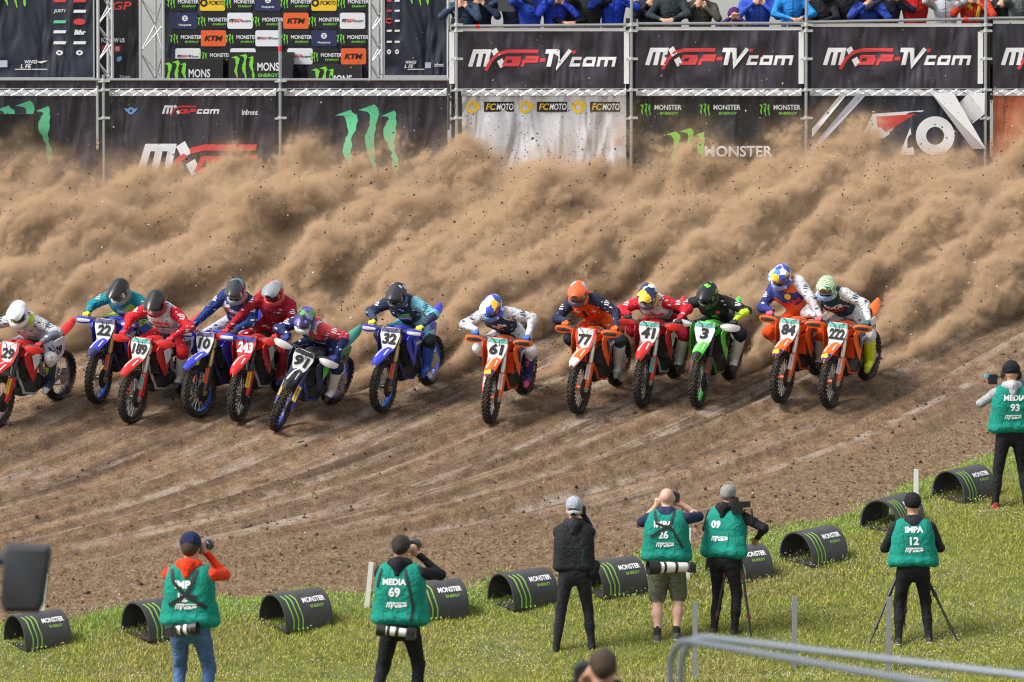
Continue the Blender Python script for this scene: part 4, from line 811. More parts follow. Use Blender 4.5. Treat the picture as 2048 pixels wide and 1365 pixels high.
honda = dict(main=RD, plate=(.76, .76, .78), fork=(.55, .53, .45), guard=(.62, .025, .02), rim=(.02, .02, .022), pad=RD, frame=(.4, .4, .4), rad=(.03, .03, .03), clamp=(.1, .02, .02), graf=(.75, .75, .75), side=(.72, .72, .74), sticker=paint((.1, .5, .42), .5, 0, .1), brand='HRC')
yam = dict(main=BLU, plate=(.76, .76, .78), fork=(.45, .30, .08), guard=(.03, .03, .035), rim=(.03, .12, .62), guardh=BLU, guard2=(.72, .72, .78), pad=(.05, .05, .1), frame=(.03, .04, .2), graf=(.1, .12, .6), side=(.06, .06, .55), sideink=(.7, .7, .8), sticker=ink_orange, strip=(.10, .09, .22), brand='YAMAHA')
BIKES = [
 ('29', dict(honda, border=RD, sticker=ink_yellow, fork=(.05, .05, .05)), (18, 836), (118, 798), -2, 3, .0, 'red motocross bike number 29 at the far left edge'),
 ('22', dict(yam, tip=ink_navy), (215, 800), (290, 752), 0, 0, .0, 'blue motocross bike number 22 behind the red one'),
 ('189', dict(honda, strip=teal), (282, 829), (376, 782), 0, 2, .0, 'red motocross bike number 189 with white plate'),
 ('10', yam, (412, 825), (500, 772), 0, -9, .0, 'blue motocross bike number 10 with bright blue front rim'),
 ('243', dict(honda, plate=(.55, .02, .03), ink=(.8, .8, .8), strip=(.05, .08, .4), fork=(.04, .045, .045), guard=(.6, .03, .02), sticker=ink_yellow, side=(.5, .02, .02), sideink=(.8, .8, .8), border=None), (492, 828), (565, 778), 0, 3, .0, 'red motocross bike number 243 with red plate'),
 ('91', dict(main=(.02, .022, .03), plate=(.70, .70, .72), strip=(.025, .025, .035), fork=(.05, .05, .12), guard=(.04, .05, .30), rim=(.05, .06, .5), guardh=(.72, .72, .72), pad=(.02, .02, .02), frame=(.04, .05, .3), shroud=(.03, .03, .10), graf=(.1, .5, .05), side=(.1, .3, .1), rear=(.05, .25, .2), sticker=ink_yellow, tip=ink_black), (567, 843), (664, 796), -14, 12, .0, 'dark blue motocross bike number 91 leaned over'),
 ('32', yam, (774, 808), (860, 764), 0, 0, .0, 'blue motocross bike number 32 riding alone'),
 ('61', dict(ktm, tip=rb_tip), (986, 827), (1050, 782), 0, 4, .0, 'orange motocross bike number 61 with white plate'),
 ('77', dict(ktm, strip=None, border=(.7, .05, .03), rad=(.05, .05, .055), tip=ink_white, side=(.7, .1, .03)), (1158, 811), (1236, 768), 0, 0, .0, 'orange motocross bike number 77'),
 ('41', dict(honda, strip=teal), (1284, 798), (1352, 752), 0, 2, .0, 'red motocross bike number 41 behind the green one'),
 ('3', dict(main=GRN, plate=(.76, .76, .78), fork=(.03, .03, .03), guard=(.03, .03, .04), rim=(.05, .4, .06), rimr=(.02, .02, .02), guardh=(.75, .75, .75), pad=(.1, .6, .05), frame=(.04, .2, .04), rad=(.03, .03, .03), graf=(.02, .02, .02), side=(.7, .72, .7), sticker=paint((.3, .03, .05), .5, 0, .1), tip=ink_black, strip=teal), (1393, 798), (1462, 752), 0, 3, .0, 'bright green motocross bike number 3'),
 ('84', dict(ktm, tip=rb_tip), (1556, 797), (1636, 750), -1, -2, .0, 'orange motocross bike number 84 under the tall upright rider'),
 ('222', dict(ktm, tip=rb_tip), (1652, 802), (1736, 756), 0, 0, .0, 'orange motocross bike number 222, rightmost bike'),
]
BM = []
for num, C, f, r, lean, st, wh, lb in BIKES:
    mw = bike_matrix(f, r, R(lean), wh); root, gp = bike(num, C, lb, mw, R(st)); BM.append((mw, gp))
# ------------------------------------------------------------------ riders (built in their bike's frame)
def field_mesh(fn, lo, hi, vox, smooth=1):
    lo = np.array(lo); n = np.ceil((np.array(hi) - lo) / vox).astype(int) + 1
    X, Y, Z = np.meshgrid(*[lo[i] + vox * np.arange(n[i]) for i in range(3)], indexing='ij'); D, I = fn(X, Y, Z)
    return surface_nets(D, I, lo, vox, smooth)
def helmet_field(X, Y, Z):
    sk = (np.sqrt((X / 1.16) ** 2 + Y ** 2 + (Z / 1.06) ** 2) - .128)
    nk = np.sqrt(((X + .02) / 1.0) ** 2 + Y ** 2 + (np.maximum(np.abs(Z + .08) - .05, 0)) ** 2) - .112
    t = np.clip(X / .17, 0, 1); cw = .118 * np.sqrt(np.clip(1 - (X / .20) ** 2, 0, 1)); ch = np.sqrt(np.maximum(np.abs(np.abs(Y) - cw), 0) ** 2 + np.maximum(np.abs(Z + .115 - .01 * t) - .024, 0) ** 2) - .020
    ch = np.where((X > -.02) & (X < .20), ch, .05)
    nose = np.sqrt((X - .178) ** 2 + (Y / 2.2) ** 2 + ((Z + .115) / 1.5) ** 2) - .026
    D = np.minimum(np.minimum(sk, nk), np.minimum(ch, nose))
    port = np.maximum(np.maximum(.045 - X, np.abs(Z + .035) - .047), np.abs(Y) - .112); D = np.maximum(D, -port)
    D = np.maximum(D, -(np.sqrt((X - .02) ** 2 + Y ** 2 + ((Z + .13) / 1.0) ** 2) - .085))
    I = np.where((Z < -.07) & (X > .03), 1, 0); I = np.where(np.abs(Y) > .105, np.where(Z < .02, 2, I), I)
    return D, I
HV = field_mesh(helmet_field, (-.19, -.16, -.2), (.24, .16, .17), .0095, 2)
def helmet(root, mw, base, chin, side, peak, lens, frame_c):
    o = obj('helmet', np_mesh('helmet', *HV, (base, chin, side)), root, None, mw); o.data.polygons.foreach_set('use_smooth', [True] * len(o.data.polygons))
    m = MB(); n = 9; rg = []
    for x, z, w_ in ((.0, .142, .07), (.06, .135, .105), (.13, .130, .118), (.20, .122, .115), (.26, .108, .098), (.29, .098, .06)):
        tp = [Vector((x - .03 * abs(2 * j / (n - 1) - 1) ** 3, w_ * (2 * j / (n - 1) - 1), z - .055 * (2 * j / (n - 1) - 1) ** 2)) for j in range(n)]; rg.append(tp + [p - Vector((0, 0, .006)) for p in tp[::-1]])
    m.loft(rg).build('peak', peak, o)
    g = MB(); rg = []
    for j in range(11):
        a = R(-62 + 124 * j / 10); c, s = math.cos(a), math.sin(a); rg.append([Vector((.03 + .117 * c, .112 * s, -.075)), Vector((.03 + .122 * c, .117 * s, -.035)), Vector((.03 + .115 * c, .112 * s, .008)), Vector((.01 + .10 * c, .10 * s, .008)), Vector((.01 + .10 * c, .10 * s, -.075))])
    g.loft(rg).build('goggle_frame', frame_c, o)
    g = MB(); rg = []
    for j in range(9):
        a = R(-48 + 96 * j / 8); c, s = math.cos(a), math.sin(a); rg.append([Vector((.036 + .121 * c, .113 * s, -.064)), Vector((.040 + .123 * c, .118 * s, -.033)), Vector((.036 + .119 * c, .113 * s, -.002)), Vector((.03 + .11 * c, .11 * s, -.033))])
    g.loft(rg).build('goggle_lens', lens, o)
    return o
GLV = {}
def glove_mesh(s, m):
    if s not in GLV:
        caps = [((-.085, 0, .03), (-.045, 0, .024), .027, .027, 0)]
        for i, y in enumerate((-.033, -.011, .011, .033)):
            l = (.92, 1.0, .98, .85)[i]; caps += [((-.045, y * .9, .020), (.0, y, .030), .013, .0125, 0), ((0, y, .030), (.030 * l, y, .020), .0115, .0105, 0), ((.030 * l, y, .020), (.034 * l, y, -.010), .0105, .0098, 0), ((.034 * l, y, -.010), (.010, y, -.026 * l), .0098, .009, 0)]
        caps += [((-.04, -s * .035, .008), (-.012, -s * .052, -.012), .013, .0115, 0), ((-.012, -s * .052, -.012), (.018, -s * .050, -.022), .0115, .010, 0)]
        GLV[s] = sdf_mesh(caps, .006, .006, 0, 0, 1)
    me = np_mesh('glove', *GLV[s], (m,)); me.polygons.foreach_set('use_smooth', [True] * len(me.polygons)); return me
lens_d = paint((.02, .02, .025), .12, 0, 0); lens_m = paint((.25, .16, .10), .1, .6, 0)
def print_cloth(c, acc):                  # race fabric with small sponsor blocks printed on it
    k = ('print', c, acc)
    if k in MATS: return MATS[k]
    m, t, p = node_mat('race_fabric'); MATS[k] = m; L = t.links.new; tc = nn(t, 'ShaderNodeTexCoord')
    n = nn(t, 'ShaderNodeTexNoise', Scale=8.0, Detail=5.0, Roughness=.65, Distortion=.6); L(tc.outputs['Object'], n.inputs['Vector'])
    r = ramp(t, [(.3, tuple(x * .75 for x in c)), (.7, tuple(min(1, x * 1.12) for x in c))]); L(n.outputs[0], r.inputs[0])
    mp = nn(t, 'ShaderNodeMapping'); mp.inputs['Scale'].default_value = (1, 1, 2.2); L(tc.outputs['Object'], mp.inputs[0])
    v = nn(t, 'ShaderNodeTexVoronoi', Scale=15.0); v.distance = 'CHEBYCHEV'; L(mp.outputs[0], v.inputs['Vector']); d_ = ramp(t, [(.30, (1, 1, 1)), (.33, (0, 0, 0))]); L(v.outputs['Distance'], d_.inputs[0])
    s_ = nn(t, 'ShaderNodeSeparateColor'); L(v.outputs['Color'], s_.inputs[0]); q = ramp(t, [(.86, (0, 0, 0)), (.87, (1, 1, 1))]); L(s_.outputs[0], q.inputs[0])
    L(mixc(t, mixc(t, 1., d_.outputs[0], q.outputs[0], 'MULTIPLY'), r.outputs[0], acc), p.inputs['Base Color']); p.inputs['Roughness'].default_value = .8; p.inputs['Specular IOR Level'].default_value = .25
    w_ = nn(t, 'ShaderNodeTexNoise', Scale=14.0, Detail=3.0, Distortion=1.5); L(tc.outputs['Object'], w_.inputs['Vector']); b = nn(t, 'ShaderNodeBump', Strength=.8, Distance=.05); L(w_.outputs[0], b.inputs['Height']); L(b.outputs[0], p.inputs['Normal'])
    return m
def rider(k, A, label, hpx, hx, Cc, hpitch=-14, hyaw=0, hel=None, boots=((.66, .66, .68), (.05, .05, .06), (.35, .35, .37)), glov=(.03, .03, .03), words=(), chest_z=None, elb=.45, seat=(-.34, .86), shift=0.):
    mw, gp = A; inv = mw.inverted(); wp = mw @ Vector((hx, 0, 1.42)); hc = inv @ AT(hpx[0], hpx[1], wp.y)
    root = tag(empty('person', mw), label, 'person', 'riders on the motocross bikes')
    up = Vector((.25, 0, .97)).normalized(); neck = hc + Vector((-.115, 0, -.118))
    T = Vector((seat[0], shift, seat[1])); d = (T - neck).normalized(); pel = neck + d * .50; sp = -d
    lat = Vector((0, 1, 0)); lat = (lat - sp * sp.dot(lat)).normalized(); fwd = lat.cross(sp).normalized()
    FL = (tuple(fwd), 1.18); caps = []
    jm = {n: i for i, n in enumerate(('torso', 'shoulder', 'ruarm', 'luarm', 'rfarm', 'lfarm', 'thigh', 'knee', 'neck', 'belly'))}
    g = lambda n: Cc.get(n) or Cc.get({'ruarm': 'arm', 'luarm': 'arm', 'rfarm': 'farm', 'lfarm': 'farm', 'shoulder': 'torso', 'belly': 'torso', 'knee': 'thigh'}.get(n, 'torso')) or Cc.get('arm') or Cc['torso']
    mats = []
    for n in jm:
        c = g(n); mats.append((cloth(c, .12) if n in ('neck', 'knee') else print_cloth(c, (.62, .62, .64) if sum(c) < .9 else (.04, .05, .14))) if isinstance(c, tuple) else c)
    caps += [(pel, pel + sp * .14, .135, .135, jm['thigh'], FL), (pel + sp * .13, pel + sp * .28, .14, .155, jm['belly'], FL), (pel + sp * .25, pel + sp * .38, .18, .18, jm['torso'], FL), (pel + sp * .33 - lat * .08 + fwd * .03, pel + sp * .33 + lat * .08 + fwd * .03, .14, .14, jm['torso'], (tuple(fwd), 1.1)), (neck - sp * .065 - lat * .12, neck - sp * .065 + lat * .12, .092, .092, jm['shoulder']), (neck - sp * .03, neck + Vector((.03, 0, .08)), .062, .058, jm['neck'])]
    gl = []
    for s, uu, ff in ((1, 'luarm', 'lfarm'), (-1, 'ruarm', 'rfarm')):
        sh = neck - sp * .07 + lat * (s * .19); hand = gp[s] + Vector((0, 0, .004)); wr = hand + Vector((-.078, s * .0, .035)); el = ik(sh, wr, .30, .265, (-.30, s * 1.0, elb - .75))
        caps += [(sh, el, .088, .068, jm[uu]), (el, wr, .066, .044, jm[ff])]
        hip = pel + lat * (s * .085); an = Vector((-.15, s * .215, .475)); kn = ik(hip, an, .43, .43, (1, s * .85, .25))
        caps += [(hip, kn, .105, .082, jm['thigh']), (kn, kn + (an - kn) * .22, .086, .078, jm['knee']), (kn, an + (kn - an) * .25, .070, .058, jm['knee'])]
        dr = (wr - el).normalized(); gw = Tr(*hand) ; gl.append((s, gw))
        # boot: shaft, foot, sole
        b = (kn - an).normalized(); ft = Vector((1, s * .16, -.42)).normalized(); sole = an + Vector((.0, 0, -.09))
        bc = [(an + Vector((0, 0, -.02)), an + b * .34, .066, .080, 0), (an + Vector((-.035, 0, -.055)), an + ft * .13 + Vector((0, 0, -.045)), .050, .046, 0, ((0, 1, 0), 1.0)), (an + ft * .12 + Vector((0, 0, -.05)), an + ft * .185 + Vector((0, 0, -.055)), .046, .036, 1), (an + Vector((-.045, 0, -.088)), an + ft * .185 + Vector((0, 0, -.085)), .040, .036, 1, ((0, 0, 1), 2.4)), (an + b * .10 + Vector((.045, 0, 0)), an + b * .26 + Vector((.050, 0, 0)), .036, .042, 2)]
        bo = blob('boot', bc, [paint(boots[0], .5, 0, .22), paint(boots[1], .55, 0, .2), paint(boots[2] if len(boots) > 2 else boots[0], .5, 0, .15)], root, .013, .018, 0, 0, None, 1)
        m = MB()
        for q in (.04, .11, .18, .25): c = an + b * q; m.tube([c + Vector((.060, s * .03, .0)), c + Vector((.030, s * .072, .004)), c + Vector((-.03, s * .074, .006))], .008, 5, flat=1.8)
        m.build('boot_strap', paint(boots[1], .5, 0, .1), bo)
    SH = {}
    body = blob('body', caps, mats, root, .0135, .035, .014, k + 3, None, 1)
    for s, gw in gl: obj('glove', glove_mesh(s, paint(glov, .7, 0, .12)), root, None, gw)
    H_ = Matrix.Translation(hc) @ Matrix.Rotation(R(hyaw), 4, 'Z') @ Matrix.Rotation(R(-hpitch), 4, 'Y') @ Matrix.Scale(.97, 4)
    h = hel; helmet(root, H_, h[0], h[1], h[2], h[3], h[4] if len(h) > 4 else lens_d, h[5] if len(h) > 5 else blackpl)
    bv = bvh_of(body)
    for s, uu in ((1, 'luarm'), (-1, 'ruarm')):
        sh = neck - sp * .07 + lat * (s * .19); n_ = Vector((.55, s * .35, .75)).normalized(); y_ = (Vector((-.2, s, 0)) - n_ * n_.dot(Vector((-.2, s, 0)))).normalized() * -s; x_ = y_.cross(n_).normalized(); cc = g(uu); dark_ = isinstance(cc, tuple) and sum(cc) < 1.2
        el_ = [c_ for c_ in caps if c_[4] == jm[uu]][0][1]
        lay([(strokes([[(-.035, 0), (.035, 0)], [(-.03, .03), (.03, .03)], [(-.02, -.03), (.02, -.03)]], .014, 0., 3), (0, 0), 0)], frame(sh.lerp(Vector(el_), .5) + n_ * .02, y_, -x_, n_), 'sleeve_print', [ink_white if dark_ else ink_navy], root, bv, .006)
    if words:
        for shp, part, du, dl, ink in words:
            if part == 'chest': o = pel + sp * du + lat * dl; n_ = (fwd * .75 + Vector((.45, .25, -.1))).normalized()
            elif part == 'thigh': o = pel.lerp(Vector((.1, .25, .8)), du) ; n_ = Vector((.55, .8, .15)).normalized()
            elif part == 'larm': o = neck + Vector((0, .30, -.08)); n_ = Vector((.5, .5, .7)).normalized()
            y_ = sp if part == 'chest' else Vector((0, 0, 1)); x_ = y_.cross(n_).normalized(); y_ = n_.cross(x_)
            lay([(shp, (0, 0), 0)], frame(o, x_, y_, n_), 'printed_lettering', [ink], root, bv, .006)
    return root
P_ = lambda c: paint(c, .3, 0, .06)
wh, blk, nvy = (.74, .74, .76), (.016, .016, .02), (.02, .03, .10)
rbh = patches([(.05, .09, .45), (.75, .75, .8), (.75, .75, .8), (.85, .5, .03), (.75, .75, .8)], 7.0, 3); rbp = patches([(.05, .08, .5), (.76, .76, .8), (.1, .25, .7), (.8, .45, .03)], 9.0, 5)
chq = patches([(.75, .75, .78), (.02, .03, .10), (.75, .75, .78), (.85, .5, .03)], 8.0, 8); wav = patches([(.66, .7, .66), (.48, .68, .03), (.5, .7, .04), (.04, .1, .25)], 7.0, 1, wave=True)
grn = patches([(.012, .014, .014), (.012, .014, .014), (.012, .014, .014), (.15, .5, .05)], 9.0, 2); camo = patches([(.015, .018, .03), (.02, .02, .025), (.1, .2, .25), (.015, .018, .03), (.4, .1, .08)], 10.0, 4)
pur = patches([(.10, .07, .38), (.03, .03, .12), (.02, .02, .06), (.10, .3, .05), (.2, .16, .45)], 10.0, 6); gry = patches([(.22, .24, .26), (.5, .05, .04), (.3, .32, .33)], 8.0, 7); bwp = patches([(.02, .02, .025), (.02, .02, .025), (.5, .5, .55)], 11.0, 3); ohp = patches([(.82, .12, .03), (.82, .12, .03), (.82, .12, .03), (.5, .45, .5)], 7.0, 1)
nav_w = patches([(.02, .04, .14), (.6, .6, .65), (.02, .04, .14), (.5, .04, .06)], 7.0, 9, .8); ktmj = patches([(.80, .12, .03), (.78, .12, .03), (.03, .04, .2)], 6.0, 2, .8); tealj = patches([(.015, .22, .27), (.015, .20, .25), (.02, .27, .3), (.35, .5, .05)], 6.0, 3, .8)
tw = lambda s_, h_, w_=None, sh=0., b_=.05: text2d(s_, h_ * 1.35, w_ * 1.3 if w_ else None, sh, b_)
RIDERS = [
 (0, 'person in white and grey gear with neon yellow shoulders and white helmet', (37, 622), .20, dict(torso=(.45, .46, .5), shoulder=(.55, .75, .04), arm=(.5, .51, .55), farm=(.16, .18, .24), thigh=(.55, .56, .6), knee=(.7, .7, .73), neck=blk), dict(hpitch=-24, hyaw=14, hel=(P_(wh), P_(wh), P_(wh), P_(wh)), boots=((.03, .04, .09), (.65, .65, .68), (.45, .7, .05)), glov=(.35, .03, .03), words=[(tw('HW', .09), 'thigh', .62, 0, ink_navy)])),
 (1, 'person in teal jersey, lime trousers and black helmet', (240, 577), .16, dict(torso=tealj, shoulder=(.015, .23, .27), arm=(.012, .22, .27), farm=(.012, .24, .30), thigh=(.38, .52, .06), knee=(.04, .08, .3), neck=blk), dict(hpitch=-30, hyaw=-4, hel=(P_(blk), P_((.3, .3, .3)), P_((.2, .2, .15)), P_(blk), lens_m, P_((.7, .7, .7))), boots=((.05, .08, .4), (.02, .02, .03)), glov=(.65, .6, .03), words=[(tw('GEBBEN', .035, .17), 'chest', .30, 0, ink_white), (tw('RACING', .03, .13), 'chest', .25, 0, ink_red)], elb=.3)),
 (2, 'person in red sleeves, white chest print, red trousers and matt black helmet', (312, 600), .18, dict(torso=(.62, .64, .68), shoulder=(.55, .57, .62), arm=(.62, .02, .04), farm=(.6, .02, .03), thigh=(.58, .02, .03), knee=(.58, .02, .03), neck=blk), dict(hpitch=-30, hyaw=10, hel=(P_((.02, .02, .022)), P_((.3, .04, .04)), P_((.35, .05, .06)), P_((.02, .02, .022))), glov=(.55, .02, .04), boots=((.68, .68, .7), (.06, .06, .07)), words=[(tw('THOR', .05, .2), 'chest', .32, 0, ink_red), (tw('RACING', .03, .16), 'chest', .25, 0, ink_navy)])),
 (3, 'person in navy jersey and pale trousers with dark patterned helmet', (473, 577), .14, dict(torso=nav_w, shoulder=(.02, .04, .15), arm=(.02, .045, .19), farm=(.018, .05, .2), thigh=(.5, .52, .6), knee=(.05, .07, .3), neck=blk), dict(hpitch=-22, hyaw=10, hel=(camo, P_((.25, .25, .28)), P_((.5, .2, .2)), P_((.03, .035, .04)), lens_m, P_((.6, .6, .6))), glov=blk, boots=((.05, .06, .2), (.02, .02, .03)), words=[(tw('GEBBEN', .035, .17), 'chest', .31, 0, ink_white), (tw('RACING', .03, .13), 'chest', .26, 0, ink_red), (tw('YAMAHA', .03, .15), 'chest', .2, 0, ink_white)], elb=.2)),
 (4, 'person in crimson jersey and trousers with grey helmet carrying a small camera', (548, 580), .14, dict(torso=(.30, .012, .03), arm=(.36, .015, .03), farm=(.42, .015, .03), thigh=(.45, .012, .025), knee=(.42, .012, .025), neck=(.6, .06, .02)), dict(hpitch=-18, hyaw=4, hel=(gry, P_((.45, .05, .04)), P_((.5, .05, .05)), P_((.24, .27, .29)), lens_d, P_((.6, .1, .1))), glov=(.5, .02, .03), boots=((.30, .02, .02), (.02, .04, .2)), words=[(tw('RACING', .03, .16), 'chest', .32, 0, ink_black)])),
 (5, 'person crouched low in navy, white and red gear with purple and green helmet', (612, 634), .24, dict(torso=nav_w, shoulder=(.7, .7, .73), ruarm=(.02, .03, .12), luarm=(.6, .06, .08), farm=(.02, .03, .12), thigh=(.02, .025, .09), knee=(.02, .025, .09), neck=blk), dict(hpitch=-26, hyaw=14, hel=(pur, P_((.65, .65, .66)), P_((.1, .08, .3)), pur, lens_d, P_((.7, .7, .7))), glov=(.03, .05, .25), boots=((.74, .74, .76), (.03, .03, .03)), words=[(claw2d(.13, 3), 'chest', .30, .0, ink_green)], seat=(-.40, .92))),
 (6, 'person in black and light blue jersey with yellow gloves and black helmet', (795, 585), .15, dict(torso=(.03, .05, .09), shoulder=(.035, .04, .05), ruarm=(.025, .035, .07), luarm=(.2, .5, .62), farm=(.04, .06, .12), thigh=(.22, .55, .66), knee=(.02, .025, .03), neck=blk, belly=(.12, .34, .45)), dict(hpitch=-22, hyaw=6, hel=(bwp, P_((.04, .04, .05)), P_((.06, .07, .2)), P_((.03, .03, .035)), lens_d, P_((.2, .2, .2))), glov=(.68, .62, .04), boots=((.02, .12, .55), (.02, .06, .35)), words=[(tw('DSE', .04, .14), 'chest', .33, 0, ink_green), (tw('GEBBEN', .03, .15), 'chest', .27, 0, ink_white)])),
 (7, 'person tucked forward in white gear with blue gloves and colourful helmet', (985, 609), .24, dict(torso=(.03, .06, .11), shoulder=(.62, .63, .67), arm=(.66, .67, .7), farm=(.66, .67, .7), thigh=(.66, .67, .7), knee=(.68, .68, .72), neck=nvy), dict(hpitch=-28, hyaw=-6, hel=(rbh, P_((.1, .2, .5)), rbp, rbh, lens_m, P_((.5, .1, .2))), glov=(.03, .14, .55), boots=((.03, .05, .2), (.8, .08, .3), (.72, .1, .35)), elb=.55, words=[(tw('THOR', .035, .16), 'chest', .34, 0, ink_white)])),
 (8, 'person in orange chest and trousers, navy sleeves and orange helmet', (1157, 582), .15, dict(torso=(.68, .07, .012), shoulder=(.03, .035, .07), arm=(.025, .03, .07), farm=(.03, .035, .08), thigh=(.74, .10, .02), knee=(.03, .035, .05), neck=blk), dict(hpitch=-16, hyaw=10, hel=(ohp, P_((.08, .08, .1)), P_((.6, .12, .05)), P_((.82, .12, .03)), lens_m, P_((.3, .3, .32))), glov=(.8, .13, .02), boots=((.66, .66, .67), (.3, .3, .3)), words=[(tw('J1', .10, .13), 'chest', .32, 0, ink_black)], elb=.2)),
 (9, 'person in red sleeves and white chest with chequered navy and yellow helmet', (1297, 586), .16, dict(torso=(.62, .65, .7), shoulder=(.6, .62, .66), arm=(.62, .02, .04), farm=(.62, .02, .04), thigh=(.42, .015, .04), knee=(.42, .015, .05), neck=blk), dict(hpitch=-26, hyaw=2, hel=(chq, P_((.1, .1, .12)), P_((.7, .3, .1)), chq, lens_d, P_((.5, .5, .55))), glov=blk, boots=((.72, .72, .74), (.05, .05, .06)), words=[(tw('THOR', .045, .2), 'chest', .32, 0, ink_red)], elb=.5)),
 (10, 'person in black gear with neon yellow forearm and black and green helmet', (1417, 584), .16, dict(torso=(.018, .018, .022), arm=(.02, .02, .024), rfarm=(.03, .03, .05), lfarm=(.55, .78, .03), thigh=(.018, .02, .035), knee=(.018, .02, .035), neck=blk), dict(hpitch=-24, hyaw=-2, hel=(grn, P_((.03, .04, .03)), P_((.03, .04, .03)), grn, lens_d, P_((.1, .2, .06))), glov=blk, boots=((.72, .72, .74), (.04, .04, .05)), words=[(claw2d(.11, 3), 'chest', .26, 0, ink_green), (ringp(0, 4), 'chest', .36, .06, ink_red)], elb=.5)),
 (11, 'person riding upright in orange and navy gear with white and blue helmet', (1563, 548), -.02, dict(torso=ktmj, shoulder=(.78, .16, .05), ruarm=(.03, .045, .22), luarm=(.66, .67, .7), rfarm=(.03, .045, .22), lfarm=(.55, .5, .55), thigh=(.80, .09, .015), knee=(.80, .09, .015), neck=nvy), dict(hpitch=-22, hyaw=-6, hel=(rbh, P_((.2, .3, .6)), rbp, rbp, lens_m, P_((.1, .12, .3))), glov=(.6, .1, .15), boots=((.70, .70, .72), (.05, .05, .06)), words=[(tw('Red Bull', .05, .2), 'chest', .24, 0, ink_red), (ringp(0, 6), 'chest', .34, 0, ink_yellow)], elb=.1, seat=(-.20, .80))),
 (12, 'person in navy chest and white sleeves with yellow boots and striped helmet', (1654, 571), .15, dict(torso=(.025, .06, .09), shoulder=(.04, .08, .11), arm=(.66, .67, .7), farm=(.66, .67, .7), thigh=(.64, .65, .68), knee=(.66, .66, .7), neck=nvy), dict(hpitch=-12, hyaw=10, hel=(wav, P_((.2, .3, .6)), wav, wav, lens_m, P_((.6, .6, .6))), glov=(.03, .1, .1), boots=((.65, .75, .02), (.35, .45, .02)), words=[(tw('THOR', .045, .2), 'chest', .34, 0, ink_white), (tw('Red Bull', .03, .14), 'chest', .27, 0, ink_red)], elb=.45)),
]
for k, lb, hp, hx, Cc, kw in RIDERS: rider(k, BM[k], lb, hp, hx, Cc, **kw)
# ------------------------------------------------------------------ people with cameras on the verge (local: +Y the way they face, +X their right, +Z up)
skin = paint((.50, .27, .185), .55, 0, 0); skin2 = paint((.56, .33, .25), .55, 0, 0); hair_d = paint((.02, .014, .01), .7, 0, 0, .8, 90); hair_b = paint((.05, .028, .015), .7, 0, 0, .8, 90); hair_g = paint((.28, .27, .26), .7, 0, 0, .9, 90)
VEST = (.008, .23, .175); vest_m = cloth(VEST, .14); strap_m = paint((.012, .012, .014), .7, 0, 0); lens_w = paint((.68, .67, .63), .45, 0, .05); cam_b = paint((.012, .012, .013), .5, 0, 0); glass_m = paint((.01, .01, .02), .08, 0, 0)
def hand_caps(wr, d, side, mi, spread=.3):      # palm, four unequal bent fingers, thumb from the side of the palm
    d = Vector(d).normalized(); sv = Vector(side); sv = (sv - d * d.dot(sv)).normalized(); nv = d.cross(sv); wr = Vector(wr); kn = wr + d * .085; out = [(wr, kn, .030, .036, mi, (tuple(nv), 1.5))]
    for i, (o, l) in enumerate(((-.032, .068), (-.011, .078), (.011, .074), (.031, .058))):
        a = kn + sv * o; b = a + (d * .8 + nv * spread).normalized() * l * .55; c = b + (d * .35 + nv * (.5 + spread)).normalized() * l * .5; out += [(a, b, .011, .010, mi), (b, c, .010, .0088, mi)]
    t0 = wr + d * .03 - sv * .034; t1 = t0 + (d * .6 - sv * .6 + nv * .3).normalized() * .042; out += [(t0, t1, .013, .0115, mi), (t1, t1 + (d * .9 + nv * .5).normalized() * .03, .0115, .010, mi)]
    return out
